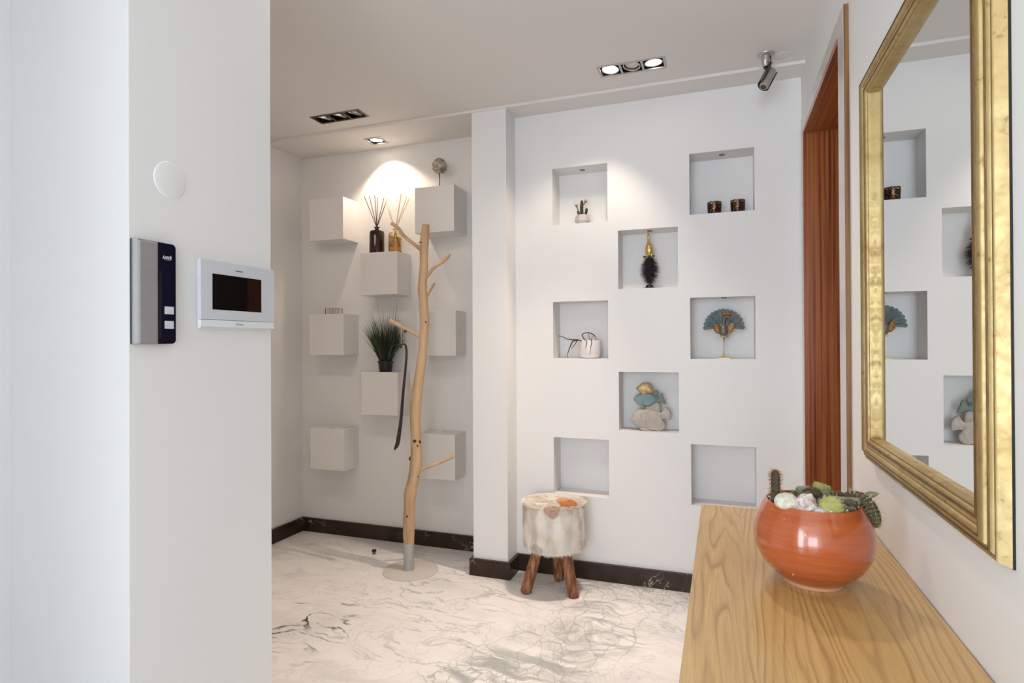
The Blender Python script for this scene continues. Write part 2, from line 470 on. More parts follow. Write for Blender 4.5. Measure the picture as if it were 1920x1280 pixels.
# wall behind the camera with a window opening
bm = B()
box(bm, -1.5, -1.4, -4.4, -4.28, 0, 2.52); box(bm, .70 - .34 - .02, .46, -4.4, -4.28, 0, 2.52)
box(bm, -1.4, .34, -4.4, -4.28, 0, .3); box(bm, -1.4, .34, -4.4, -4.28, 2.4, 2.52)
struct('wall_rear', bm, WALL)
bm = B()
for a in ((-1.4, -1.35), (-.55, -.50), (.29, .34)): box(bm, a[0], a[1], -4.36, -4.31, .3, 2.4)
for a in ((.3, .35), (2.35, 2.4)): box(bm, -1.4, .34, -4.36, -4.31, a[0], a[1])
struct('window_1', bm, WHITEP)

# baseboards of dark marble
t = .018; bz = .09
def bb(name, *boxes):
    bm = B()
    for q in boxes: box(bm, q[0], q[1], q[2], q[3], 0, bz, .0015)
    struct(name, bm, DMARBLE)
bb('baseboard_alcove', (XL, -1.265, YA - t, YA))
bb('baseboard_left', (XL, XL + t, 1.245, YA - t))
bb('baseboard_pillar', (-1.265 - t, -1.068 + t, 2.91 - t, 2.91), (-1.265 - t, -1.265, 2.91, YA - t), (-1.068, -1.068 + t, 2.91, YN - t))
bb('baseboard_back', (-1.068, XR, YN - t, YN))
bb('baseboard_right', (XR - t, XR, 2.955, YN - t), (XR - t, XR, -4.25, 1.963))
bb('baseboard_entry', (-2.6, -1.12, 1.245, 1.245 + t), (-1.12, -1.12 + t, .85, 1.245 + t), (-1.485, -1.12, .85 - t, .85))

# doorway on the right
door = bpy.data.objects.new('door_1', None); C.objects.link(door); door.location = (XR, 2.46, 0); door['kind'] = 'structure'
xf = .345
bm = B(); box(bm, xf + .001, XR, 1.967, DY0, 0, 2.24); obj('casing_edge', bm, LIP, door)
bm = B(); box(bm, xf + .001, XR, DY1 + .003, 2.95, 0, 2.24); box(bm, xf + .001, XR, DY0, DY1 + .003, DZ + .003, 2.24); obj('casing_core', bm, LIP, door)
bm = B(); box(bm, xf, xf + .001, 1.967, DY0 - .004, 0, 2.24); box(bm, xf, xf + .001, DY1 + .004, 2.95, 0, 2.24); box(bm, xf, xf + .001, DY0 - .004, DY1 + .004, DZ + .004, 2.24)
obj('casing_face', bm, CASE, door)
bm = B(); box(bm, xf - .002, xf + .26, DY1, DY1 + .02, 0, DZ + .02); box(bm, xf + .016, xf + .26, DY0 - .02, DY0, 0, DZ + .02)
box(bm, xf + .013, xf + .019, DY1 - .004, DY1, 0, DZ)
obj('jamb', bm, JAMB, door)
bm = B(); box(bm, xf - .002, xf + .26, DY0, DY1, DZ, DZ + .02); box(bm, xf + .013, xf + .019, DY0, DY1 - .004, DZ - .004, DZ); obj('header', bm, SOFF, door)
bm = B(); box(bm, xf + .21, xf + .25, DY0, DY1, .005, DZ - .003); obj('door_leaf', bm, zebra('dark_door_veneer', (60, 60, .8), (.012, .004, .002), (.03, .010, .005), (.05, .015, .008)), door)

# ------------------------------------------------------------------ recessed ceiling fixtures
LENS_ON = emis('lit_lamp', (1, .90, .76), 14)
LENS_OFF = pm('frosted_lamp_glass', (.75, .70, .66), .25, var=.15, vs=40)
FRAME_L = pm('light_metal_trim', (.50, .46, .43), .38, .7, var=.06)
FRAME_D = pm('dark_metal_trim', (.16, .12, .10), .4, .7, var=.1)
def downlight(name, rect, z, n, on, label, cat, group, trim, tilts=None):
    x0, x1, y0, y1 = rect
    th = thing(name, label, cat, ((x0 + x1) / 2, (y0 + y1) / 2, z), group)
    bm = B(); wd = .010; zz = (z - .0035, z + .0005)
    wcell = (x1 - x0 - wd * (n + 1)) / n
    box(bm, x0, x1, y0, y0 + wd, *zz); box(bm, x0, x1, y1 - wd, y1, *zz)
    for i in range(n + 1):
        xa = x0 + i * (wcell + wd); box(bm, xa, xa + wd, y0 + wd, y1 - wd, *zz)
    obj('trim_frame', bm, trim, th)
    bm = B()
    for i in range(n + 1):
        xa = x0 + i * (wcell + wd)
        if 0 < i < n: box(bm, xa + .002, xa + wd - .002, y0 + wd, y1 - wd, z + .001, z + .05)
    box(bm, x0 + .012, x1 - .012, y0 + .008, y0 + .010, z + .001, z + .06); box(bm, x0 + .012, x1 - .012, y1 - .010, y1 - .008, z + .001, z + .06)
    box(bm, x0 + .0075, x0 + .0095, y0 + .010, y1 - .010, z + .001, z + .06); box(bm, x1 - .0095, x1 - .0075, y0 + .010, y1 - .010, z + .001, z + .06)
    box(bm, x0 + .008, x1 - .008, y0 + .008, y1 - .008, z + .058, z + .062)
    obj('housing', bm, BLACK, th)
    for i in range(n):
        cx = x0 + wd + wcell / 2 + i * (wcell + wd); cy = (y0 + y1) / 2
        tl = (tilts or {}).get(i, (0, 0))
        R = Matrix.Translation((cx, cy, z + (.0055 if on[i] else .007))) @ Matrix.Rotation(tl[0], 4, 'X') @ Matrix.Rotation(tl[1], 4, 'Y')
        bm = B(); r = min(wcell, y1 - y0 - 2 * wd) / 2 - .004
        lathe(bm, [(r, -.004), (r, .006), (r - .004, .006), (r - .005, -.002), (r - .003, -.004), (r, -.004)], seg=32)
        for sg in (-1, 1): box(bm, -.003, .003, sg * (r + .002) - .003, sg * (r + .002) + .003, -.003, .003)
        bmesh.ops.transform(bm, matrix=R, verts=bm.verts)
        g = obj('gimbal_ring', bm, CHROME, th, 2)
        bm = B()
        if on[i]: lathe(bm, [(0, -.001), (r - .006, -.001), (r - .006, .004), (0, .004)], seg=32)
        else: lathe(bm, [(0, -.002), (r * .35, 0), (r - .012, .002), (r - .007, .006), (0, .012)], seg=32)
        bmesh.ops.transform(bm, matrix=R, verts=bm.verts)
        obj('lamp', bm, LENS_ON if on[i] else LENS_OFF, g, 2)
    return th
G = None
downlight('recessed_triple_downlight', T1, ZC, 3, (1, 0, 1), 'pale framed triple ceiling downlight, two of three lamps lit, by the niche wall', 'ceiling light', G, FRAME_L, {0: (-.08, .08), 1: (-.12, .1), 2: (.05, -.05)})
downlight('recessed_triple_downlight', T2, ZC, 3, (0, 0, 0), 'dark framed triple ceiling downlight with all lamps unlit, above the coat stand', 'ceiling light', G, FRAME_D, {0: (.15, .3), 1: (.15, .3), 2: (.1, .25)})
downlight('recessed_single_downlight', S1, ZC2, 1, (1,), 'small square single ceiling downlight, lit, above the wall cubes', 'ceiling light', G, FRAME_L, {0: (.06, .05)})
downlight('recessed_triple_downlight', T3, ZC, 3, (1, 0, 1), 'added triple ceiling downlight out of view, over the open floor by the entry wall', 'ceiling light', G, FRAME_L)

# little spotlights in the niche tops
def niche_spot(x, y, z, label, on=False):
    bm = B(); lathe(bm, [(0, -.0025), (.0055, -.0025), (.0055, -.001), (.0085, -.0015), (.0125, -.003), (.0145, -.002), (.0148, .0), (0, .0)], x, y, z, 24)
    tag(obj('niche_downlight', bm, DSTEEL, None, 2, (x, y, z)), label, 'small ceiling light', None)
niche_spot(-.707, 3.131, 2.182, 'tiny round downlight in the top of the niche holding the flowering cactus')
niche_spot(.007, 3.125, 2.182, 'tiny round downlight in the top of the niche holding the two candle glasses')
niche_spot(-.349, 3.118, 1.824, 'tiny round downlight right above the golden bird figurine')
niche_spot(.012, 3.110, 1.464, 'tiny round downlight in the top of the peacock niche')

# ------------------------------------------------------------------ wall cubes
cubes = [
 (-2.466, -2.211, 1.898, 2.161, 3.080, 'white wall cube, top left of the grid, with nothing on it'),
 (-1.696, -1.442, 1.890, 2.158, 3.058, 'white wall cube carrying the artichoke ornament'),
 (-2.088, -1.829, 1.541, 1.800, 3.080, 'white wall cube carrying the two reed diffusers'),
 (-2.464, -2.209, 1.175, 1.433, 3.076, 'white wall cube carrying the small clear box'),
 (-1.705, -1.450, 1.172, 1.434, 3.092, 'white wall cube behind the coat stand at the height of the grass plant'),
 (-2.092, -1.834, .810, 1.071, 3.090, 'white wall cube carrying the potted grass plant'),
 (-2.464, -2.212, .454, .714, 3.080, 'white wall cube, bottom left of the grid, with a thin white stick on top'),
 (-1.700, -1.456, .450, .714, 3.084, 'white wall cube low behind the lowest branch of the coat stand'),
]
for x0, x1, z0, z1, yf, lb in cubes:
    bm = B(); box(bm, x0, x1, yf, YA, z0, z1, .002)
    tag(obj('wall_cube_shelf', bm, CUBE, None, False, ((x0 + x1) / 2, YA, z0)), lb, 'shelf', 'white cube shelves in the alcove')

# ------------------------------------------------------------------ intercoms on the entry wall (x = -1.12)
XI = -1.12
wallm = lambda x, y, z: Matrix(((0, 0, 1, x), (1, 0, 0, y), (0, 1, 0, z), (0, 0, 0, 1)))
mon = thing('video_intercom_monitor', 'white wall intercom monitor with a dark screen, at the far edge of the entry wall', 'intercom', (XI, 1.11, 1.28))
bm = B(); box(bm, XI, XI + .010, 1.012, 1.234, 1.276, 1.431, .002); obj('back_housing', bm, WHITEP, mon)
bm = B(); box(bm, XI + .010, XI + .018, 1.006, 1.236, 1.2966, 1.4335, .0015)
obj('front_panel', bm, pm('pale_glass_panel', (.66, .68, .72), .15, var=.01, coat=.4), mon)
bm = B(); box(bm, XI + .010, XI + .0182, 1.006, 1.236, 1.2795, 1.2960, .0015); obj('speaker_strip', bm, WHITEP, mon)
SCR = pm('dark_screen', (.006, .005, .006), .04, var=0, coat=1)
bm = B(); box(bm, XI + .0175, XI + .0188, 1.0386, 1.190, 1.320, 1.4027); obj('screen', bm, SCR, mon)
bm = B(); box(bm, XI + .0178, XI + .0186, 1.107, 1.129, 1.4150, 1.4168); obj('microphone_slot', bm, BLACK, mon)
GREYT = pm('grey_print', (.32, .33, .35), .5)
textmesh('euzeno', .0062, wallm(XI + .0184, 1.1225, 1.2872), 'logo_lettering', GREYT, mon)
bm = B(); lathe(bm, [(.0018, 0), (.0028, 0), (.0028, .0003), (.0018, .0003), (.0018, 0)], seg=20)
bmesh.ops.transform(bm, matrix=wallm(XI + .0182, 1.1105, 1.2874), verts=bm.verts); obj('logo_mark', bm, GREYT, mon)

hs = thing('intercom_handset', 'silver and dark blue intercom handset at the near corner of the entry wall', 'intercom', (XI, .9, 1.24))
NAVY = pm('dark_navy_gloss', (.003, .003, .018), .12, var=.05, coat=.5)
bm = B(); box(bm, XI, XI + .004, .8525, .932, 1.2405, 1.4535, .001); obj('shadow_gap_plate', bm, BLACK, hs)  # black backing that also paints the shadow gap behind the handset
bm = B(); ol = [(.895, 1.241), (.936, 1.241)] + [(.936 + .009 * math.sin(a * PI / 12), 1.250 - .009 * math.cos(a * PI / 12)) for a in range(1, 6)] + [(.945, 1.250), (.945, 1.444)] + [(.936 + .009 * math.cos(a * PI / 12), 1.444 + .009 * math.sin(a * PI / 12)) for a in range(1, 6)] + [(.936, 1.453), (.895, 1.453)]
f0 = [bm.verts.new((XI + .004, y, z)) for y, z in ol]; f1 = [bm.verts.new((XI + .015, y, z)) for y, z in ol]
bm.faces.new(f0); bm.faces.new(f1)
for k in range(len(ol)): bm.faces.new((f0[k], f0[(k + 1) % len(ol)], f1[(k + 1) % len(ol)], f1[k]))
obj('panel', bm, NAVY, hs, 2)
bm = B()
prof = [(.853, .004), (.853, .009), (.8575, .0155), (.861, .018), (.896, .018), (.902, .0155), (.904, .012), (.904, .004)]
for a, b2 in zip(prof, prof[1:] + prof[:1]): quad(bm, [(XI + a[1], a[0], 1.241), (XI + b2[1], b2[0], 1.241), (XI + b2[1], b2[0], 1.453), (XI + a[1], a[0], 1.453)])
for z in (1.241, 1.453): quad(bm, [(XI + p[1], p[0], z) for p in prof])
bmesh.ops.remove_doubles(bm, verts=bm.verts, dist=1e-5)
es = [e for e in bm.edges if abs(e.verts[0].co.z - e.verts[1].co.z) < 1e-5 and min(v.co.x for v in e.verts) > XI + .016]
bmesh.ops.bevel(bm, geom=es, offset=.004, segments=3, affect='EDGES')
obj('receiver', bm, pm('brushed_silver', (.34, .33, .33), .5, .3, var=.04, vs=30), hs)
bm = B(); box(bm, XI + .015, XI + .0156, .9045, .910, 1.252, 1.395); obj('finger_slot', bm, BLACK, hs)
for z in (1.3115, 1.281):
    bm = B(); box(bm, XI + .0145, XI + .0175, .918, .9385, z - .0082, z + .0082, .001); obj('button', bm, pm('silver_button', (.62, .62, .64), .4, var=.03), hs)
textmesh('iottk', .0115, wallm(XI + .0155, .9235, 1.4235), 'logo_lettering', pm('white_print', (.85, .85, .85), .5), hs, shear=.35)
bm = B(); box(bm, XI + .0152, XI + .0157, .9165, .9325, 1.4178, 1.4183); obj('logo_underline', bm, pm('white_line', (.6, .6, .62), .5), hs)

bm = B(); lathe(bm, [(0, .0022), (.036, .0022), (.0385, .0014), (.0395, 0), (0, 0)], seg=64)
bmesh.ops.transform(bm, matrix=wallm(XI, .944, 1.594), verts=bm.verts)
o = obj('round_cover_plate', bm, WALL, None, 2, (XI, .944, 1.594)); tag(o, 'round white blank cover plate on the entry wall above the handset', 'cover plate')
bm = B(); lathe(bm, [(0, -.002), (.034, -.002), (.0365, -.0012), (.0375, 0), (0, 0)], .262, 2.83, ZC, 48)
tag(obj('round_cover_plate', bm, CEIL, None, 2, (.262, 2.83, ZC)), 'round white blank cover plate on the ceiling beside the security camera', 'cover plate')

# ------------------------------------------------------------------ security camera
sec = thing('security_camera', 'grey bullet security camera hanging from the ceiling by the right wall', 'camera', (.19, 2.79, ZC))
bm = B(); lathe(bm, [(0, -.012), (.026, -.011), (.034, -.005), (.035, 0), (0, 0)], .19, 2.79, ZC, 32); obj('mount_plate', bm, SATIN, sec, 2)
bm = B(); tube(bm, [(.19, 2.79, 2.49), (.189, 2.79, 2.475), (.188, 2.789, 2.462), (.188, 2.789, 2.461), (.189, 2.789, 2.445)], [.0175, .017, .0155, .0135, .0125], 20); obj('stem', bm, SATIN, sec, 2)
bm = B(); ball(bm, (.190, 2.790, 2.441), .009, 2); cyl(bm, (.190, 2.79, 2.441), (.203, 2.795, 2.41), .005); obj('swivel_joint', bm, BLACK, sec, True)
P1 = Vector((.217, 2.808, 2.432)); P2 = Vector((.178, 2.764, 2.348)); ax = (P2 - P1).normalized()
bm = B(); tube(bm, [P1, P1 + ax * .004, P1 + ax * .076, P1 + ax * .0765, P1 + ax * .098, P1 + ax * .104], [.014, .0185, .0185, .0195, .0195, .016], 28)
obj('camera_body', bm, pm('grey_camera_metal', (.46, .42, .39), .32, .6, var=.08), sec, 2)
bm = B(); tube(bm, [P1 + ax * .104, P1 + ax * .1045], [.0125, .0125], 24); obj('lens', bm, SCR, sec)
# sunshield: half shell on the far/upper side
back = Vector((-.62, .62, .30)); back = (back - ax * back.dot(ax)).normalized(); sd = ax.cross(back)
def shell(bm, p0, p1, r0, r1, a0, a1, n=18):
    ring = lambda p, r: [bm.verts.new(p + (back * math.cos(a0 + (a1 - a0) * k / n) + sd * math.sin(a0 + (a1 - a0) * k / n)) * r) for k in range(n + 1)]
    A, A2, B2, B1 = ring(p0, r1), ring(p1, r1), ring(p1, r0), ring(p0, r0)
    for s, t2 in ((A, A2), (A2, B2), (B2, B1), (B1, A)):
        for k in range(n): bm.faces.new((s[k], s[k + 1], t2[k + 1], t2[k]))
    for k in (0, n): bm.faces.new((A[k], A2[k], B2[k], B1[k]))
bm = B(); shell(bm, P1 - ax * .022, P1 + ax * .094, .0270, .0285, -1.75, 1.75)
obj('sunshield', bm, pm('sunshield_metal', (.14, .12, .11), .4, .5, var=.1), sec, 2)
bm = B(); tube(bm, smoothpath([(.207, 2.785, 2.488), (.210, 2.783, 2.47), (.205, 2.783, 2.455), (.206, 2.785, 2.44), (.218, 2.80, 2.435), (.222, 2.800, 2.43)]), .0022, 8); obj('cable', bm, BLACK, sec, True)

# ------------------------------------------------------------------ gilded mirror
YM0, YM1, ZM0, ZM1 = .943, 1.711, .938, 1.912
def goldmat():
    m, nt, b = newmat('antique_gilding')
    v = coords(nt)
    n = noise(nt, v, 9, 6, .65); n2 = noise(nt, v, 55, 4, .6)
    c = ramp(nt, n, [(.25, (.20, .12, .04)), (.42, (.40, .275, .11)), (.7, (.50, .39, .19))])
    c = mix(nt, M(nt, 'MULTIPLY', maprange(nt, n2, .60, .72), .6), c, (.20, .10, .03))
    L(nt, c, b.inputs['Base Color']); b.inputs['Metallic'].default_value = .55
    L(nt, maprange(nt, n2, .3, .7, .38, .58), b.inputs['Roughness']); bump(nt, b, n2, .15, .002)
    return m
GILT = goldmat(); GILTD = pm('dark_gilding_groove', (.16, .08, .02), .5, .3, var=.3, vs=30)
mir = thing('wall_mirror', 'large rectangular mirror in an antique gold moulded frame on the right wall', 'mirror', (XR, 1.32, ZM0))
def sweep(bm, prof, closed=True):
    cor = [(YM0, ZM0, 1, 1), (YM1, ZM0, -1, 1), (YM1, ZM1, -1, -1), (YM0, ZM1, 1, -1)]
    rings = [[bm.verts.new((XR - p, y + sy * wv, z + sz * wv)) for wv, p in prof] for y, z, sy, sz in cor]
    n = len(prof)
    for i in range(4):
        a, b2 = rings[i], rings[(i + 1) % 4]
        for k in range(n if closed else n - 1): bm.faces.new((a[k], a[(k + 1) % n], b2[(k + 1) % n], b2[k]))
def arc(c, r, a0, a1, n=6): return [(c[0] + r * math.cos(math.radians(a0 + (a1 - a0) * k / n)), c[1] + r * math.sin(math.radians(a0 + (a1 - a0) * k / n))) for k in range(n + 1)]
prof = [(.0005, .0025), (.0035, .0095), (.0055, .0165), (.0075, .0185), (.0105, .0185), (.0125, .0165)] + \
       [(.0135, .0185), (.016, .0215), (.0195, .0235), (.0215, .0225), (.0225, .0205)] + arc((.0315, .0215), .0085, 165, 15, 8) + \
       [(.0405, .0215), (.0415, .0235), (.0445, .0245), (.0475, .0225), (.0485, .0200)] + arc((.0545, .0205), .0050, 160, 20, 5) + \
       [(.0600, .0175), (.0618, .0195), (.0640, .0185), (.0650, .0140), (.0650, .0035)]
bm = B(); sweep(bm, prof); obj('frame', bm, GILT, mir, 2)
bm = B(); sweep(bm, [(.0, 0), (.0, .0032), (.064, .0034), (.064, .0)]); obj('black_backing_edge', bm, BLACK, mir)
for wg, pg in ((.0180, .0228), (.0318, .0300), (.0540, .0256), (.0130, .0168), (.0229, .0206), (.0408, .0217), (.0490, .0202), (.0602, .0178)):
    bm = B(); sweep(bm, [(wg - .0016, pg - .003), (wg - .0010, pg + .0012), (wg + .0010, pg + .0012), (wg + .0016, pg - .003)]); obj('frame_groove', bm, GILTD, mir)
mm, nt, b = newmat('silvered_glass'); b.inputs['Metallic'].default_value = 1; b.inputs['Roughness'].default_value = .0
b.inputs['Base Color'].default_value = (.86, .90, .90, 1)
bm = B(); box(bm, XR - .0055, XR - .003, YM0 + .062, YM1 - .062, ZM0 + .062, ZM1 - .062); obj('mirror_glass', bm, mm, mir)

# ------------------------------------------------------------------ console table
ZT = .7586
tab = thing('console_table', 'oiled ash wood console table standing against the right wall', 'table', (.15, 1.0, 0))
bm = B(); box(bm, -.06, .357, .25, 1.834, ZT - .035, ZT, .002); obj('tabletop', bm, ASH, tab)
for x0 in (-.035, .29):
    for y0 in (.30, 1.72):
        bm = B(); box(bm, x0, x0 + .05, y0, y0 + .05, 0, ZT - .035, .002); obj('leg', bm, ASH, tab)
bm = B(); box(bm, -.02, .33, .33, 1.75, ZT - .095, ZT - .035); obj('apron', bm, ASH, tab)

# ------------------------------------------------------------------ terracotta bowl with cacti
PX, PY = .1695, 1.314
def terracotta():
    m, nt, b = newmat('glazed_terracotta')
    v = coords(nt)
    mp = coords(nt, (6, 6, 90))
    s = noise(nt, mp, 1, 4, .6); n = noise(nt, v, 14, 4)
    c = ramp(nt, s, [(.3, (.36, .075, .020)), (.6, (.47, .115, .034)), (.8, (.54, .17, .075))])
    c = mix(nt, M(nt, 'MULTIPLY', n, .35), c, (.36, .055, .012))
    sp = noise(nt, v, 70, 2, .5)
    c = mix(nt, maprange(nt, sp, .74, .78), c, (.75, .55, .36))
    sep = N(nt, 'ShaderNodeSeparateXYZ'); L(nt, v, sep.inputs[0])
    c = mix(nt, maprange(nt, sep.outputs[2], .006, .010, 1, 0), c, (.62, .30, .17))
    L(nt, c, b.inputs['Base Color']); b.inputs['Roughness'].default_value = .16; b.inputs['Coat Weight'].default_value = .6; b.inputs['Coat Roughness'].default_value = .07
    bump(nt, b, s, .35, .0015)
    return m
pot = thing('cactus_bowl', 'round glazed terracotta bowl planted with cacti, on the ash console table', 'potted plant', (PX, PY, ZT))
PROF = [(0, 0), (.050, 0), (.0555, .002), (.0575, .008), (.066, .014), (.082, .027), (.0965, .045), (.1065, .067), (.1105, .088), (.1090, .110), (.1030, .130), (.0945, .147), (.0885, .157), (.0865, .1605), (.0835, .160), (.083, .156), (.088, .145), (.094, .130), (.09, .11), (0, .11)]
bm = B(); lathe(bm, smoothpath(PROF[:14], 3) + PROF[14:], PX, PY, ZT, 72); obj('bowl', bm, terracotta(), pot, 2)
def onpot(v):  # wraps flat lettering onto the bowl's side facing the room
    z = .119 + v.y; a0 = math.radians(-105); r = .1068 + v.z * .4
    a = a0 + v.x / .11
    return Vector((PX + r * math.cos(a), PY + r * math.sin(a), ZT + z))
textmesh('26', .013, None, 'number_marking', pm('cream_glaze', (.72, .56, .36), .3), pot, .0004, fn=onpot)
soil_m, nt, b = newmat('cactus_soil'); v = coords(nt)
L(nt, ramp(nt, noise(nt, v, 160, 3, .7), [(.35, (.025, .018, .012)), (.55, (.10, .075, .05)), (.68, (.55, .50, .42))]), b.inputs['Base Color']); b.inputs['Roughness'].default_value = .9
bump(nt, b, noise(nt, v, 160, 3, .7), .9, .004)
bm = B()
ns = 28
grid = [[bm.verts.new((PX, PY, ZT + .150))]]
for i in range(1, 9):
    r = .0845 * i / 8
    grid.append([bm.verts.new((PX + r * math.cos(2 * PI * k / ns), PY + r * math.sin(2 * PI * k / ns), ZT + .151 + .004 * mnoise.noise(Vector((r * 60 * math.cos(k), r * 60 * math.sin(k), i))))) for k in range(ns)])
for i in range(8):
    for k in range(ns):
        if i == 0: bm.faces.new((grid[0][0], grid[1][k], grid[1][(k + 1) % ns]))
        else: bm.faces.new((grid[i][k], grid[i][(k + 1) % ns], grid[i + 1][(k + 1) % ns], grid[i + 1][k]))
obj('soil', bm, soil_m, pot, True)
SH = ZT + .153
DKG = pm('dark_olive_cactus', (.060, .048, .026), .7, var=.4, vs=60, bs=.5, bscale=200)
YLG = pm('yellow_green_cactus', (.36, .36, .10), .65, var=.3, vs=50, bs=.4, bscale=150)
GRG = pm('grey_green_succulent', (.23, .28, .21), .6, var=.25, vs=60, bs=.4, bscale=150)
SPN = pm('pale_spines', (.62, .52, .30), .6, var=.2)
SPR = pm('reddish_spines', (.30, .15, .07), .6, var=.3)
def spiny(path, rad, mbody, mspine, name, cnt=260, ln=.009, ribs=9, wid=.0006):
    pts = smoothpath(path, 4); n = len(pts)
    rads = [rad * (math.sin(PI * min(1, .35 + .9 * i / n) if i / n < .3 else PI / 2) if i / n < .3 else math.sqrt(max(.02, 1 - max(0, (i / (n - 1) - .55) / .45) ** 2.4))) for i in range(n)]
    bm = B(); seg = 36; rings = []
    u = None
    P_ = [Vector(p) for p in pts]
    surf = []
    for i, p in enumerate(P_):
        tt = (P_[min(i + 1, n - 1)] - P_[max(i - 1, 0)]).normalized()
        if u is None: u, vv = frame_of(tt)
        else: u = (u - tt * u.dot(tt)).normalized(); vv = tt.cross(u)
        ring = []
        for k in range(seg):
            a = 2 * PI * k / seg; rb = 1 + .10 * math.cos(ribs * a)
            d = u * math.cos(a) + vv * math.sin(a); q = p + d * rads[i] * rb
            ring.append(bm.verts.new(q)); surf.append((q.copy(), d, tt))
        rings.append(ring)
    for a, b2 in zip(rings, rings[1:]):
        for k in range(seg): bm.faces.new((a[k], a[(k + 1) % seg], b2[(k + 1) % seg], b2[k]))
    bm.faces.new(rings[0][::-1]); bm.faces.new(rings[-1])
    o = obj(name, bm, mbody, pot, True)
    bm = B()
    for _ in range(cnt):
        q, d, tt = random.choice(surf)
        dr = (d + Vector((random.uniform(-.6, .6), random.uniform(-.6, .6), random.uniform(-.4, .7)))).normalized()
        blade(bm, q - d * .0005, q + dr * ln * random.uniform(.5, 1.1), wid)
    s = obj('spines', bm, mspine, o); s['kind'] = 'stuff'
    return o
# columnar cactus at the left, woolly tip
spiny([(.101, 1.288, SH - .01), (.100, 1.286, SH + .025), (.0995, 1.284, SH + .056), (.0995, 1.284, SH + .070)], .0080, DKG, SPR, 'column_cactus', 800, .010, 7, .0008)
# yellow-green barrel leaning to the camera
spiny([(0.1985, 1.2820, SH - .012), (0.1955, 1.2660, SH + .003), (0.1935, 1.2520, SH + .014), (0.1925, 1.2460, SH + .018)], .0215, YLG, SPN, 'barrel_cactus', 900, .007, 13, .0005)
# drooping hairy cactus over the right rim
spiny([(0.2285, 1.3450, SH + .0), (0.2455, 1.3380, SH + .015), (0.2645, 1.3260, SH + .010), (0.2765, 1.3160, SH - .012), (0.2805, 1.3100, SH - .034)], .0125, DKG, SPN, 'drooping_cactus', 1300, .012, 9, .0007)
# grey-green cushions
for i, (x, y, z, r) in enumerate([(0.2275, 1.2950, .004, .017), (0.2385, 1.3200, .004, .016), (0.2165, 1.3120, .006, .015), (0.2075, 1.3380, .007, .016), (0.1825, 1.3350, .010, .019), (0.1625, 1.3500, .010, .018), (0.2245, 1.2720, .0, .012)]):
    spiny([(x, y, SH + z - r), (x, y, SH + z - r * .2), (x, y, SH + z + r * .7), (x, y, SH + z + r * .9)], r, GRG if i % 3 else DKG, SPN, 'cushion_cactus', 300, .005, 12, .0005)
# yellow ones behind
spiny([(0.1875, 1.3450, SH), (0.1895, 1.3450, SH + .02), (0.1915, 1.3440, SH + .032), (0.1925, 1.3440, SH + .036)], .015, YLG, SPN, 'barrel_cactus', 500, .006, 12, .0005)
spiny([(0.1495, 1.3250, SH - .01), (0.1605, 1.3200, SH + .018), (0.1725, 1.3100, SH + .024), (0.1865, 1.3020, SH + .017)], .0105, DKG, SPR, 'creeping_cactus', 500, .006, 8, .0005)
# leafy stem to the right
LEAF = pm('olive_leaf', (.19, .18, .085), .5, var=.2, vs=40)
bm = B(); tube(bm, smoothpath([(0.2075, 1.3200, SH + .012), (0.2245, 1.3220, SH + .022), (0.2475, 1.3240, SH + .018), (0.2645, 1.3240, SH + .022)]), [.0022] * 13, 8)
for q in ((0.2145, 1.3200, SH + .020), (0.2215, 1.3220, SH + .024), (0.2285, 1.3240, SH + .020)): ball(bm, q, .006, 1, (1, .6, .7), .4, 3)
st = obj('leafy_stem', bm, pm('brown_stem', (.09, .045, .025), .7, var=.3), pot, True)
def leaf(bm, p0, p1, w, up=(0, 0, 1)):
    p0 = Vector(p0); p1 = Vector(p1); d = p1 - p0; s = d.cross(Vector((0, -1, .15))).normalized(); nrm = d.cross(s).normalized()
    L_, R_, Mi = [], [], []
    for i in range(9):
        t2 = i / 8; h = w * math.sin(PI * t2 ** .8) ** .8 if 0 < t2 < 1 else .0003; c = p0 + d * t2 + nrm * (.004 * math.sin(PI * t2))
        L_.append(bm.verts.new(c + s * h + nrm * .0015)); R_.append(bm.verts.new(c - s * h + nrm * .0015)); Mi.append(bm.verts.new(c)); 
    for i in range(8):
        bm.faces.new((L_[i], L_[i + 1], Mi[i + 1], Mi[i])); bm.faces.new((Mi[i], Mi[i + 1], R_[i + 1], R_[i]))
bm = B(); leaf(bm, (0.2605, 1.3240, SH + .021), (0.2885, 1.3230, SH + .029), .0068)
lf = obj('leaf', bm, LEAF, st, True); lf.modifiers.new('thickness', 'SOLIDIFY').thickness = .0008
for a, b2, w_ in (((0.1305, 1.3060, SH + .006), (0.1385, 1.3000, SH + .029), .009), ((0.1395, 1.3040, SH + .008), (0.1525, 1.2990, SH + .027), .008), ((0.1525, 1.3060, SH + .010), (0.1645, 1.3000, SH + .029), .007)):
    bm = B(); leaf(bm, a, b2, w_); lf = obj('leaf', bm, LEAF, pot, True); lf.modifiers.new('thickness', 'SOLIDIFY').thickness = .001
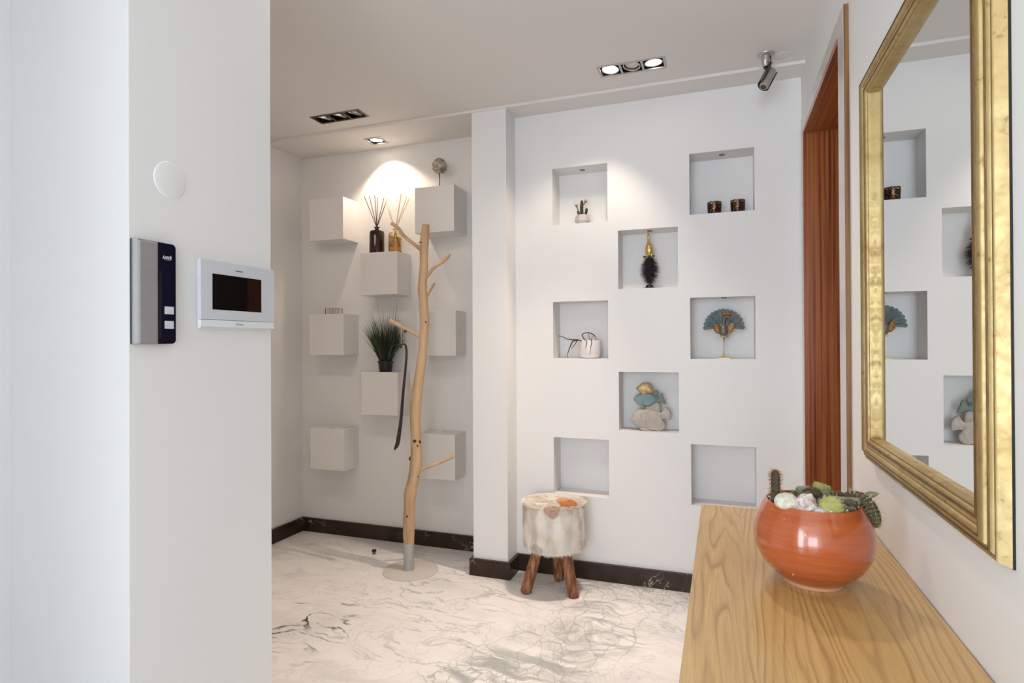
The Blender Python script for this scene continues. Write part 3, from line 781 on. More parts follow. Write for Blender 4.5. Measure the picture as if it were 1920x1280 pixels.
# loose stones lying in the bowl
bm = B(); ball(bm, (0.1170, 1.2595, SH + .015), .0205, 4, (1.08, .95, .86), .05, 2.2)
tag(obj('round_stone', bm, pm('speckled_pale_stone', (.60, .58, .48), .75, var=.2, vs=120, bs=.4, bscale=150), None, True, (0.1170, 1.2595, SH)), 'round pale greenish stone lying in the cactus bowl', 'stone')
bm = B(); ball(bm, (0.1525, 1.2520, SH + .012), .021, 4, (1.05, .8, 1.0), .45, 1.7); ball(bm, (0.1725, 1.2480, SH + .003), .015, 3, (1.1, .8, .7), .4, 2); ball(bm, (0.1395, 1.2550, SH + .006), .012, 3, (1.1, .8, .8), .4, 2)
rk, nt, b = newmat('pink_white_rock'); v = coords(nt)
L(nt, ramp(nt, noise(nt, v, 60, 5, .7), [(.33, (.14, .07, .06)), (.45, (.48, .36, .33)), (.6, (.72, .66, .62))]), b.inputs['Base Color']); b.inputs['Roughness'].default_value = .6; bump(nt, b, noise(nt, v, 90, 4), .7, .003)
tag(obj('rough_rock', bm, rk, None, True, (0.1525, 1.2520, SH - .005)), 'jagged pink and white crystal rock lying in the cactus bowl', 'stone')
bm = B()
for k in range(70):
    a = random.uniform(0, 2 * PI); r = random.uniform(.066, .080); ball(bm, (PX + r * math.cos(a), PY + r * math.sin(a), SH + .003 + random.uniform(-.001, .004)), random.uniform(.0018, .0034), 1, (1, 1, .8), .3, 3)
g = obj('gravel', bm, pm('white_gravel', (.72, .68, .60), .8, var=.15, vs=60), pot, False); g['kind'] = 'stuff'

# ------------------------------------------------------------------ fur stool
SX, SY = -.807, 2.87
st = thing('fur_stool', 'low stool with a round goat fur seat and three rough wooden legs', 'stool', (SX, SY, 0))
def furmat():
    m, nt, b = newmat('goat_fur')
    v = coords(nt); sep = N(nt, 'ShaderNodeSeparateXYZ'); L(nt, v, sep.inputs[0])
    c = ramp(nt, noise(nt, v, 9, 4, .6), [(.3, (.66, .58, .47)), (.5, (.80, .74, .65)), (.65, (.88, .83, .76))])
    c = mix(nt, M(nt, 'MULTIPLY', maprange(nt, noise(nt, v, 5, 2), .55, .63), .5), c, (.48, .39, .29))
    def patch(px, py, pz, r, col, c, k=1.0, sy=1.0):
        d = M(nt, 'SQRT', M(nt, 'ADD', M(nt, 'POWER', M(nt, 'SUBTRACT', sep.outputs[0], px), 2), M(nt, 'ADD', M(nt, 'MULTIPLY', M(nt, 'POWER', M(nt, 'SUBTRACT', sep.outputs[1], py), 2), sy), M(nt, 'POWER', M(nt, 'SUBTRACT', sep.outputs[2], pz), 2))))
        d = M(nt, 'ADD', d, M(nt, 'MULTIPLY', M(nt, 'SUBTRACT', noise(nt, v, 22, 3), .5), .05))
        return mix(nt, M(nt, 'MULTIPLY', maprange(nt, d, r - .008, r + .004, 1, 0), k), c, col)
    c = patch(.035, -.148, .435, .040, (.62, .40, .29), c, .85)
    c = patch(.085, -.045, .452, .050, (.55, .20, .055), c, 1, .8)
    c = patch(.045, .005, .452, .036, (.62, .33, .15), c, .8)
    c = patch(-.045, -.15, .235, .035, (.52, .46, .38), c, .7)
    L(nt, c, b.inputs['Base Color']); b.inputs['Roughness'].default_value = .75; b.inputs['Sheen Weight'].default_value = .3
    return m
FUR = furmat()
bm = B(); prof = [(0, .215), (.14, .213), (.152, .222), (.155, .26), (.156, .33), (.155, .40), (.150, .430), (.138, .443), (.10, .449), (0, .452)]
lathe(bm, prof, SX, SY, 0, 64)
def furblade(q, nrm, down, ln, wd):
    tip = q + nrm * ln * .20 + down * ln
    blade(bm, q - nrm * .001, tip, wd, side=nrm.cross(down), sag=-nrm * .003)
for _ in range(15000):
    a = random.uniform(0, 2 * PI); z = random.uniform(.226, .440)
    pn = math.floor(a / (2 * PI) * 11); tilt = .25 * math.sin(pn * 7.3) + random.uniform(-.18, .18)
    lump = .155 + .006 * mnoise.noise(Vector((a * 3, z * 14, 0))) + .004 * math.cos((a / (2 * PI) * 11 % 1 - .5) * 2 * PI)
    nrm = Vector((math.cos(a), math.sin(a), 0)); tg = Vector((-math.sin(a), math.cos(a), 0))
    furblade(Vector((SX, SY, z)) + nrm * lump, nrm, (Vector((0, 0, -1)) + tg * tilt).normalized(), random.uniform(.014, .026), .0021)
for _ in range(7000):
    a = random.uniform(0, 2 * PI); r = .155 * math.sqrt(random.random())
    zz = .4525 - .011 * (r / .155) ** 5 + .003 * mnoise.noise(Vector((r * 30 * math.cos(a), r * 30 * math.sin(a), 2)))
    f = 2.5 * mnoise.noise(Vector((r * 12 * math.cos(a), r * 12 * math.sin(a), 5))); dr = Vector((math.cos(a + f), math.sin(a + f), 0))
    furblade(Vector((SX + r * math.cos(a), SY + r * math.sin(a), zz)), Vector((0, 0, 1)), dr, random.uniform(.012, .024), .0021)
obj('fur_seat', bm, FUR, st)
bark, nt, b = newmat('rough_brown_bark'); v = coords(nt, (60, 60, 7))
n = noise(nt, v, 1, 5, .65)
L(nt, ramp(nt, n, [(.3, (.05, .016, .006)), (.48, (.22, .075, .027)), (.66, (.46, .22, .10))]), b.inputs['Base Color']); b.inputs['Roughness'].default_value = .5; bump(nt, b, n, .8, .004)
for (fx, fy), (tx, ty), r in (((-.928, 2.775), (-.872, 2.82), .027), ((-.688, 2.805), (-.738, 2.84), .028), ((-.812, 2.985), (-.808, 2.93), .024)):
    bm = B(); tube(bm, [(fx, fy, .0), (fx + (tx - fx) * .03, fy + (ty - fy) * .03, .006), (fx + (tx - fx) * .5, fy + (ty - fy) * .5, .11), (tx, ty, .222)], [r * .93, r, r * 1.02, r * .98], 16, wob=.12)
    obj('leg', bm, bark, st, 2)

# ------------------------------------------------------------------ branch coat stand
cs = thing('tree_coat_stand', 'coat stand made from a peeled tree trunk with branch pegs on a round base', 'coat stand', (-1.61, 2.85, 0))
BASE = pm('stone_white_metal', (.62, .58, .54), .45, var=.03)
SLV = pm('grey_metal_sleeve', (.50, .51, .50), .35, .3, var=.03)
bm = B(); lathe(bm, [(0, .006), (.145, .006), (.150, .004), (.151, 0), (0, 0)], -1.612, 2.845, 0, 72); o = obj('base_plate', bm, BASE, cs, 2)
bm = B(); cyl(bm, (-1.622, 2.842, .004), (-1.6215, 2.8425, .150), .029, seg=32); obj('sleeve', bm, SLV, cs, 2)
def peeled():
    m, nt, b = newmat('peeled_pale_wood'); v = coords(nt, (14, 14, 2.2)); n = noise(nt, v, 1, 5, .6, .4)
    c = ramp(nt, n, [(.28, (.36, .20, .10)), (.45, (.58, .38, .22)), (.62, (.68, .47, .29))])
    v2 = coords(nt, (90, 90, 8)); c = mix(nt, M(nt, 'MULTIPLY', maprange(nt, noise(nt, v2, 1, 3), .55, .8), .4), c, (.36, .20, .10))
    L(nt, c, b.inputs['Base Color']); b.inputs['Roughness'].default_value = .55; bump(nt, b, noise(nt, v2, 1, 3), .15, .002); return m
PEEL = peeled(); KNOT = pm('dark_knot', (.10, .028, .012), .7, var=.4, vs=80)
trunk = [(-1.6215, 2.8423, 0.1460, 0.0285), (-1.6215, 2.8423, 0.208, 0.0312), (-1.6182, 2.8435, 0.349, 0.0310), (-1.6113, 2.846, 0.4278, 0.0345), (-1.5955, 2.8516, 0.5057, 0.0293), (-1.5839, 2.8557, 0.5846, 0.0312), (-1.5817, 2.8565, 0.6635, 0.0293), (-1.5851, 2.8553, 0.7687, 0.0275), (-1.5877, 2.8544, 0.8214, 0.0272), (-1.5832, 2.856, 0.91, 0.0298), (-1.574, 2.8593, 0.989, 0.0284), (-1.5564, 2.8656, 1.1203, 0.0269), (-1.5446, 2.8698, 1.2367, 0.0232), (-1.5359, 2.8729, 1.3568, 0.0252), (-1.5415, 2.8709, 1.477, 0.0262), (-1.5458, 2.8693, 1.5541, 0.0252), (-1.5388, 2.8719, 1.6596, 0.0228), (-1.537, 2.8725, 1.7555, 0.0236), (-1.5349, 2.8733, 1.8024, 0.0240), (-1.5273, 2.876, 1.8962, 0.0200)]
pp = smoothpath(trunk, 4)
bm = B(); tube(bm, [p[:3] for p in pp], [p[3] for p in pp], 22, wob=.10); obj('trunk', bm, PEEL, cs, 2)
def branch(pts, radii, pulls=0):
    q = smoothpath([(*p, r) for p, r in zip(pts, radii)], 4)
    bm = B(); tube(bm, [p[:3] for p in q], [p[3] for p in q], 14, wob=.12); return obj('branch', bm, PEEL, cs, 2)
branch([(-1.545, 2.869, 1.755), (-1.5800, 2.856, 1.783), (-1.6397, 2.8358, 1.834), (-1.6693, 2.8252, 1.8764), (-1.7048, 2.8126, 1.906)], [.0125, .0105, .0095, .0090, .0105])
branch([(-1.535, 2.872, 1.604), (-1.515, 2.880, 1.622), (-1.4905, 2.8891, 1.6555), (-1.4545, 2.902, 1.6802), (-1.4324, 2.9099, 1.6992), (-1.4019, 2.9208, 1.7324)], [.011, .010, .0092, .0095, .0100, .0095])
branch([(-1.5350, 2.8771, 1.4803), (-1.502, 2.885, 1.5383), (-1.4826, 2.892, 1.5748)], [.0065, .0062, .0068])
b4 = branch([(-1.540, 2.870, 1.271), (-1.5700, 2.861, 1.288), (-1.627, 2.8403, 1.3192), (-1.7159, 2.8086, 1.3712)], [.012, .0108, .0098, .0112])
branch([(-1.578, 2.858, .938), (-1.597, 2.851, .962), (-1.6132, 2.8453, .9941)], [.009, .0088, .0085])
branch([(-1.577, 2.857, .541), (-1.5550, 2.866, .551), (-1.4618, 2.8994, .5898), (-1.392, 2.9243, .6233)], [.0085, .0072, .0088, .0108])
fwdv = Vector((.3364, -.9417, 0))
for (x, y, z), r, k in (((-1.5853, 2.8552, .7132), .0105, .95), ((-1.5606, 2.8641, .7072), .0095, .95), ((-1.5717, 2.8601, .6868), .007, 1), ((-1.5745, 2.8609, .5173), .007, 1), ((-1.6255, 2.8409, .3043), .0065, 1), ((-1.5517, 2.8676, 1.7966), .009, .9), ((-1.528, 2.8788, 1.3596), .006, .8)):
    c = Vector((x, y, z)); rt = min(trunk, key=lambda q: abs(q[2] - z))
    ctr = Vector((rt[0], rt[1], z)); lat = (c - ctr).dot(Vector((.9417, .3364, 0))); dpt = math.sqrt(max(.00002, rt[3] ** 2 - lat ** 2))
    p = ctr + Vector((.9417, .3364, 0)) * lat + fwdv * (dpt - .001)
    bm = B(); ball(bm, p, r, 2, (1, .5, .8) if z < 1.7 else (1.6, .5, .35), .25, 3); obj('knot', bm, KNOT, cs, True)
bm = B(); ball(bm, (-1.612, 2.846, .612), .010, 2, (.8, 1, 1.3), .25); obj('knot', bm, KNOT, cs, True)
bm = B(); ball(bm, (-1.635, 2.8365, 1.312), .009, 2, (1, 1, 1.0), .3); obj('knot', bm, KNOT, cs, True)

# shoehorn hanging from the branch
sh = thing('shoehorn', 'long dark brown wooden shoehorn with a hooked end hanging from the coat stand', 'shoehorn', (-1.653, 2.831, 1.235))
off = Vector((.006, -.018, 0))
horn = [(-1.6550, 2.8304, 1.2251, .006), (-1.6568, 2.830, 1.231, .0048), (-1.6525, 2.8309, 1.2372, .0042), (-1.642, 2.835, 1.2400, .0048), (-1.6310, 2.8397, 1.2335, .0056), (-1.6265, 2.8405, 1.205, .0062), (-1.6265, 2.8405, 1.1734, .0064), (-1.6326, 2.8383, 1.0943, .0068), (-1.643, 2.8347, .9893, .0078), (-1.6566, 2.8298, .8218, .0095), (-1.6637, 2.8273, .7692, .0105), (-1.6738, 2.8236, .7011, .0120), (-1.6850, 2.8200, .6750, .0085), (-1.6916, 2.8173, .6611, .0015)]
q = smoothpath(horn, 4)
bm = B(); tube(bm, [Vector(p[:3]) + off for p in q], [p[3] * 1.3 for p in q], 16, flat=.75); ball(bm, Vector((-1.655, 2.8304, 1.2245)) + off, .0075, 2)
obj('horn', bm, pm('dark_stained_wood', (.022, .010, .008), .3, var=.4, vs=20, coat=.4), sh, 2)
bm = B(); bq = (-1.6545, 2.8305)
loop = []
for k in range(17):
    a = PI * (-.35 + 1.7 * k / 16); loop.append((bq[0] + .003, bq[1] + .0135 * math.cos(a + .0), 1.335 + .0145 * math.sin(a)))
tube(bm, [Vector((-1.6490, 2.8165, 1.2370)), Vector((-1.6500, 2.8165, 1.30)), Vector((-1.6510, 2.8165, 1.334))] + [Vector((-1.652, 2.8305 - .0145 * math.cos(PI * k / 8), 1.3360 + .0145 * math.sin(PI * k / 8))) for k in range(9)] + [Vector((-1.6535, 2.842, 1.332)), Vector((-1.6505, 2.820, 1.300)), Vector((-1.6495, 2.8160, 1.2400)), Vector((-1.6488, 2.8115, 1.2330)), Vector((-1.6485, 2.8160, 1.2295))], .0014, 8)
obj('cord', bm, pm('natural_cord', (.62, .52, .38), .8), sh, True)

# door stop on the floor
ds = thing('door_stop', 'tiny metal floor stop with a black rubber ring, beside the coat stand base', 'door stop', (-1.945, 3.0, 0))
bm = B(); lathe(bm, [(0, 0), (.0105, 0), (.0105, .005), (.009, .006), (.009, .015), (.0, .015)], -1.945, 3.0, 0, 20); obj('post', bm, DSTEEL, ds, 2)
bm = B(); lathe(bm, [(.008, .015), (.013, .016), (.0135, .021), (.012, .026), (.006, .027), (0, .027)], -1.945, 3.0, 0, 20, ); obj('rubber_cap', bm, BLACK, ds, 2)

# ------------------------------------------------------------------ things on the cubes
ZB = 1.800
def bottle(cx, cy, R, H, shoulder, neckz, name, label, mglass, mliq, mreed, reeds, lab=None, mlab=None, foot=0):
    o = thing(name, label, 'diffuser', (cx, cy, ZB), None)
    s = H
    pr = [(0, 0), (R - .004, 0), (R, .004), (R, shoulder - .016), (R * .93, shoulder - .005), (R * .72, shoulder + .001), (.0135, shoulder + .004), (.0118, shoulder + .008), (.0118, H - .006), (.019, H - .005), (.0195, H - .001), (.0175, H), (.009, H), (.009, H - .01), (.0095, shoulder + .006)]
    inner = [(R * .68, shoulder - .004), (R * .89, shoulder - .009), (R - .003, shoulder - .018), (R - .003, .006), (0, .005)]
    bm = B(); lathe(bm, pr + inner, cx, cy, ZB, 40); obj('bottle', bm, mglass, o, 2)
    bm = B(); lathe(bm, [(0, .0052), (R - .0035, .0062), (R - .0035, shoulder * .72), (0, shoulder * .72)], cx, cy, ZB, 40); obj('scented_oil', bm, mliq, o, 2)
    for tx, ty, tz in reeds:
        bm = B(); d = Vector((tx - cx, ty - cy, tz - (ZB + H))); foot_p = Vector((cx, cy, ZB + H)) - d.normalized() * (H * .8)
        foot_p = Vector((cx - d.x * .28, cy - d.y * .28, ZB + .035))
        tube(bm, [foot_p, Vector((cx + d.x * .02, cy + d.y * .02, ZB + H)), (tx, ty, tz)], .0021, 6); obj('reed', bm, mreed, o, True)
    if lab:
        bm = B(); a0 = math.radians(lab[0]); a1 = math.radians(lab[1]); n = 16
        vs0 = [[bm.verts.new((cx + r * math.cos(a0 + (a1 - a0) * k / n), cy + r * math.sin(a0 + (a1 - a0) * k / n), ZB + z)) for k in range(n + 1)] for r, z in ((R + .0006, lab[2]), (R + .0006, lab[3]), (R + .0001, lab[3]), (R + .0001, lab[2]))]
        for a, b2 in zip(vs0, vs0[1:] + vs0[:1]):
            for k in range(n): bm.faces.new((a[k], a[k + 1], b2[k + 1], b2[k]))
        obj('paper_label', bm, mlab, o, True)
    return o
BRN = pm('brown_glass', (.028, .006, .003), .08, var=.1, coat=.2)
BRL = pm('dark_oil', (.05, .015, .006), .2)
CLR = pm('amber_clear_glass', (.97, .86, .62), .03, var=0, trans=1, ior=1.45)
OIL = pm('amber_oil', (.78, .50, .20), .05, var=0, trans=.85, ior=1.36)
y1 = 3.135
bottle(-2.004, y1, .0460, .165, .142, .16, 'reed_diffuser', 'dark brown glass reed diffuser with dark reeds on the middle wall cube', BRN, BRL, pm('dark_reed', (.06, .022, .014), .6),
       [(-2.084, 3.12, 2.160), (-2.064, 3.145, 2.164), (-2.018, 3.135, 2.164), (-2.015, 3.16, 2.158), (-1.947, 3.13, 2.148), (-1.939, 3.15, 2.135)], (-140, -60, .022, .028), BLACK)
labm, nt, b = newmat('brown_paper_label'); v = coords(nt)
L(nt, ramp(nt, noise(nt, v, 30, 3), [(.35, (.16, .06, .025)), (.6, (.42, .24, .11))]), b.inputs['Base Color']); b.inputs['Roughness'].default_value = .6
bottle(-1.874, y1, .0405, .142, .122, .135, 'reed_diffuser', 'clear amber reed diffuser with pale reeds and brown label on the middle wall cube', CLR, OIL, pm('pale_reed', (.62, .47, .30), .6),
       [(-1.951, 3.12, 2.160), (-1.946, 3.14, 2.15), (-1.838, 3.15, 2.160), (-1.830, 3.13, 2.156), (-1.795, 3.14, 2.133), (-1.772, 3.13, 2.124)], (-150, -68, .034, .100), labm)

# artichoke ornament
AX, AY, AZ = -1.580, 3.150, 2.158
ar = thing('artichoke_ornament', 'silvery artichoke head ornament on a thin stem, on the top right wall cube', 'ornament', (AX, AY, AZ))
SILV, nt, b = newmat('antique_silver'); v = coords(nt)
L(nt, ramp(nt, noise(nt, v, 40, 4, .6), [(.35, (.16, .13, .09)), (.55, (.52, .48, .42)), (.7, (.70, .66, .60))]), b.inputs['Base Color']); b.inputs['Metallic'].default_value = .35; b.inputs['Roughness'].default_value = .45
bm = B(); lathe(bm, [(0, 0), (.042, 0), (.043, .004), (.036, .010), (.012, .016), (.0, .016)], AX, AY, AZ, 32); obj('base', bm, SILV, ar, 2)
bm = B(); tube(bm, [(AX, AY, AZ + .012), (AX + .001, AY, AZ + .06), (AX, AY, AZ + .10)], [.0035, .0028, .0035], 10); obj('stem', bm, DSTEEL, ar, True)
bm = B(); cz = AZ + .142; ball(bm, (AX, AY, cz), .034, 2, (1, 1, 1.15))
for ring in range(7):
    el = math.radians(-62 + ring * 24); cnt = max(3, int(11 * math.cos(el)) + 1)
    for k in range(cnt):
        a = 2 * PI * (k + .5 * (ring % 2)) / cnt
        d = Vector((math.cos(el) * math.cos(a), math.cos(el) * math.sin(a), math.sin(el) * 1.1))
        rot = d.to_track_quat('Z', 'Y').to_matrix()
        up = Vector((0, 0, 1)); up = (up - d.normalized() * up.dot(d.normalized()))
        up = up.normalized() if up.length > .01 else Vector((1, 0, 0)); sd2 = d.normalized().cross(up)
        R = Matrix((sd2, up, d.normalized())).transposed()
        ball(bm, Vector((AX, AY, cz)) + d * .036, .0145, 2, (1.0, 1.25, .38), .15, 2, R @ Matrix.Rotation(math.radians(24), 3, 'X'))
obj('head', bm, SILV, ar, True)

# potted grass
GX, GY, GZ = -1.955, 3.150, 1.071
gp = thing('potted_grass', 'tall bushy green grass plant in a small black pot on a wall cube', 'potted plant', (GX, GY, GZ))
bm = B(); lathe(bm, [(0, 0), (.036, 0), (.038, .003), (.044, .052), (.048, .054), (.049, .066), (.045, .067), (.043, .060), (0, .058)], GX, GY, GZ, 40); obj('pot', bm, BLACK, gp, 2)
gm, nt, b = newmat('grass_green'); oi = N(nt, 'ShaderNodeNewGeometry')
L(nt, ramp(nt, oi.outputs['Random Per Island'], [(0, (.006, .013, .008)), (.6, (.014, .030, .014)), (.86, (.045, .075, .022)), (1, (.20, .25, .06))]), b.inputs['Base Color']); b.inputs['Roughness'].default_value = .45
bm = B()
for i in range(620):
    a = random.uniform(0, 2 * PI); r0 = .034 * math.sqrt(random.random())
    lean = random.random() ** .8
    H = random.uniform(.20, .33) * (1 - .18 * lean)
    if i % 40 == 0: H = random.uniform(.34, .44); lean *= .7
    reach = .015 + .095 * lean
    p0 = Vector((GX + r0 * math.cos(a), GY + .8 * r0 * math.sin(a), GZ + .056))
    p1 = p0 + Vector((reach * math.cos(a) * .85, min(reach * math.sin(a), .05), H))
    curl = random.uniform(0, .05) * (1 if H < .34 else 1.4)
    sag = Vector((math.cos(a) * curl, max(-.06, min(.03, math.sin(a) * curl)), -curl * .7))
    if p1.y + sag.y > 3.228: sag.y = 3.228 - p1.y
    blade(bm, p0, p1, random.uniform(.0028, .0046), sag=sag, n=6)
g = obj('grass_blades', bm, gm, gp); g['kind'] = 'stuff'

# small clear box, stick and scrap
bx = thing('clear_box', 'tiny clear acrylic box on the wall cube left of the grass plant', 'box', (-2.325, 3.14, 1.433))
ACR = pm('clear_acrylic', (.93, .90, .90), .04, var=0, trans=1, ior=1.3)
bm = B(); x0, x1, ya_, yb_, z0, z1 = -2.374, -2.276, 3.115, 3.160, 1.4335, 1.470
box(bm, x0, x1, ya_, ya_ + .003, z0, z1); box(bm, x0, x1, yb_ - .003, yb_, z0, z1); box(bm, x0, x0 + .003, ya_ + .003, yb_ - .003, z0, z1); box(bm, x1 - .003, x1, ya_ + .003, yb_ - .003, z0, z1); box(bm, x0 + .003, x1 - .003, ya_ + .003, yb_ - .003, z0, z0 + .003)
box(bm, -2.3265, -2.3235, ya_ + .003, yb_ - .003, z0 + .003, z1)
obj('body', bm, ACR, bx)
bm = B(); box(bm, x0 - .001, x1 + .001, ya_ - .001, yb_ + .001, z1, z1 + .004, .0008); obj('lid', bm, pm('frosted_lid', (.72, .68, .66), .25, var=.02), bx)
bm = B(); cyl(bm, (-2.315, 3.084, .7175), (-2.225, 3.20, .7175), .0032, seg=10)
tag(obj('white_stick', bm, pm('white_chalk', (.82, .78, .74), .6), None, True, (-2.27, 3.14, .714)), 'thin white stick lying on the bottom left wall cube', 'stick')
bm = B(); ball(bm, (-2.322, 3.081 + .012, .7185), .0045, 2); tag(obj('white_bead', bm, pm('beige_bead', (.60, .52, .48), .5), None, True, (-2.322, 3.093, .714)), 'tiny beige bead at the end of the white stick on the bottom left wall cube', 'bead')
bm = B(); box(bm, -1.60, -1.565, 3.15, 3.19, .714, .719, .001); tag(obj('paper_scrap', bm, pm('white_scrap', (.82, .80, .77), .6), None, False, (-1.58, 3.17, .714)), 'small flat white scrap on the low wall cube behind the coat stand', 'scrap')

# ------------------------------------------------------------------ things in the niches
# flowering cactus
ZN = [r[0] for r in rows]
c1 = thing('mini_cactus', 'small dark cactus with two cream flowers in a faceted grey pot, top left niche', 'potted plant', (-.706, 3.12, ZN[0]))
bm = B(); lathe(bm, [(0, 0), (.030, 0), (.0440, .022), (.036, .052), (.028, .056), (.026, .050), (0, .050)], -.706, 3.12, ZN[0], 7)
bmesh.ops.triangulate(bm, faces=bm.faces)
obj('faceted_pot', bm, pm('grey_plaster', (.55, .51, .48), .7, var=.03), c1)
CG, nt, b = newmat('dark_cactus_dotted'); v = coords(nt); vo = N(nt, 'ShaderNodeTexVoronoi'); vo.inputs['Scale'].default_value = 110; L(nt, v, vo.inputs['Vector'])
L(nt, mix(nt, maprange(nt, vo.outputs['Distance'], .15, .3, 1, 0), (.008, .022, .012), (.30, .36, .28)), b.inputs['Base Color']); b.inputs['Roughness'].default_value = .6
z0 = ZN[0] + .05
def stemc(pts, r):
    q = smoothpath(pts, 5); n = len(q); bm = B()
    tube(bm, q, [r * math.sqrt(max(.05, 1 - max(0, (i / (n - 1) - .7) / .3) ** 2)) for i in range(n)], 14, wob=.15); return obj('cactus_stem', bm, CG, c1, True)
stemc([(-.709, 3.12, z0), (-.710, 3.12, z0 + .04), (-.708, 3.12, z0 + .087)], .0092)
stemc([(-.704, 3.12, z0 + .002), (-.690, 3.118, z0 + .006), (-.684, 3.117, z0 + .022), (-.681, 3.117, z0 + .042)], .0072)
stemc([(-.713, 3.118, z0), (-.724, 3.117, z0 + .010), (-.730, 3.116, z0 + .034)], .0070)
stemc([(-.712, 3.108, z0), (-.715, 3.106, z0 + .008), (-.716, 3.105, z0 + .016)], .0075)
FLW, nt, b = newmat('cream_petal'); v = coords(nt)
b.inputs['Base Color'].default_value = (.78, .76, .55, 1); b.inputs['Roughness'].default_value = .6
OLV = pm('olive_sepal', (.25, .20, .06), .6, var=.2)
for p0, p1 in (((-.724, 3.114, z0 + .020), (-.738, 3.112, z0 + .062)), ((-.704, 3.116, z0 + .052), (-.684, 3.114, z0 + .080))):
    p0 = Vector(p0); p1 = Vector(p1); d = (p1 - p0).normalized(); u, v_ = frame_of(d)
    bm = B(); tube(bm, [p0, p0.lerp(p1, .6), p1], [.002, .0035, .006], 10)
    for k in range(8):
        a = 2 * PI * k / 8; r = u * math.cos(a) + v_ * math.sin(a); blade(bm, p1 - d * .010 + r * .004, p1 + r * .011 + d * .006, .004)
    fl = obj('flower', bm, OLV, c1)
    bm = B()
    for k in range(18):
        a = 2 * PI * k / 18; r = u * math.cos(a) + v_ * math.sin(a); blade(bm, p1 - d * .004 + r * .003, p1 + r * random.uniform(.010, .018) + d * random.uniform(.010, .020), .0045)
    obj('petals', bm, FLW, fl)

# candle glasses
CAND, nt, b = newmat('mottled_bronze_glass'); v = coords(nt); 
L(nt, ramp(nt, noise(nt, v, 130, 3, .7), [(.42, (.020, .009, .006)), (.56, (.10, .045, .018)), (.70, (.50, .33, .15))]), b.inputs['Base Color']); b.inputs['Metallic'].default_value = .6; b.inputs['Roughness'].default_value = .25
for cx, r, lb in ((-.030, .0335, 'mottled bronze candle glass, the left one in the upper right niche'), (.0795, .0340, 'mottled bronze candle glass, the right one in the upper right niche')):
    cg = thing('candle_glass', lb, 'candle holder', (cx, 3.112, ZN[0]), 'bronze candle glasses')
    bm = B(); lathe(bm, [(0, 0), (r - .004, 0), (r - .002, .003), (r + .0015, .064), (r, .065), (r - .0015, .064), (r - .005, .012), (0, .012)], cx, 3.112, ZN[0], 40); obj('glass', bm, CAND, cg, 2)
    bm = B()
    for k in range(14):
        a = 2 * PI * k / 14; rp = r + .0007; z = ZN[0] + .058
        pts = [(cx + rp * math.cos(a + s), 3.112 + rp * math.sin(a + s), z - .006 + .010 * math.cos(s / .21 * PI / 2)) for s in [i * .042 - .21 for i in range(11)]]
        tube(bm, pts, .0009, 5)
    obj('scalloped_rim', bm, pm('pale_bronze', (.52, .44, .34), .3, .6), cg)
    bm = B(); lathe(bm, [(0, .046), (r - .006, .045), (r - .006, .0125), (0, .0125)], cx, 3.112, ZN[0], 24); obj('candle', bm, pm('dark_wax', (.02, .015, .012), .5), cg)

# golden bird on a black feather stand
BX, BY, BZ = -.352, 3.118, ZN[1]
GOLD = pm('polished_gold', (.72, .54, .20), .3, .7, var=.25, vs=40, bs=.2, bscale=60)
BLK = pm('black_metal', (.015, .014, .014), .4, .3)
bd = thing('bird_figurine', 'golden long necked bird figurine above a black feather on a black stand', 'figurine', (BX, BY, BZ))
bm = B(); lathe(bm, [(0, 0), (.041, 0), (.041, .003), (.030, .006), (.021, .009), (.018, .017), (.010, .023), (0, .024)], BX, BY, BZ, 36); obj('stand_base', bm, BLK, bd, 2)
bm = B(); cyl(bm, (BX, BY - .004, BZ + .02), (BX, BY - .004, BZ + .178), .0021, seg=12); box(bm, BX - .030, BX - .018, BY - .010, BY + .004, BZ + .163, BZ + .172); box(bm, BX - .030, BX + .026, BY - .008, BY - .003, BZ + .165, BZ + .169); box(bm, BX + .016, BX + .026, BY - .010, BY + .004, BZ + .165, BZ + .174); obj('stand_rod', bm, BLK, bd)
bm = B(); gb = [(BX, BY, BZ + .168, .001), (BX, BY, BZ + .176, .012), (BX, BY, BZ + .190, .0195), (BX, BY, BZ + .207, .0215), (BX - .001, BY, BZ + .224, .0165), (BX - .002, BY, BZ + .240, .0095), (BX - .004, BY, BZ + .258, .0055), (BX - .0045, BY, BZ + .270, .0060), (BX - .0045, BY, BZ + .279, .0066), (BX - .0045, BY, BZ + .285, .0042), (BX - .0045, BY, BZ + .298, .0034)]
q = smoothpath(gb, 3); tube(bm, [p[:3] for p in q], [p[3] for p in q], 24)
for sg in (-1, 1): tube(bm, [(BX + sg * .012, BY - .002, BZ + .190), (BX + sg * .0125, BY - .004, BZ + .176), (BX + sg * .011, BY - .004, BZ + .163)], [.009, .006, .004], 12)
ball(bm, (BX - .0045, BY - .006, BZ + .275), .0045, 2, (1, 1.6, .8))
obj('gold_bird', bm, GOLD, bd, True)
bm = B()
for i in range(1500):
    t2 = random.random(); z = BZ + .034 + .134 * t2
    wdt = .052 * math.sin(PI * (.07 + .80 * t2)) ** .8
    sg = random.choice((-1, 1)); l = wdt * random.choice((random.uniform(.3, .9), random.uniform(.8, 1.15)))
    blade(bm, (BX, BY + random.uniform(-.006, .012), z), (BX + sg * l, BY + random.uniform(-.014, .02), z + random.uniform(-.014, .012) - .004), .0016, n=2, sag=Vector((0, 0, -.006)))
g = obj('black_feather', bm, pm('black_feather_barbs', (.010, .010, .012), .6), bd); g['kind'] = 'stuff'

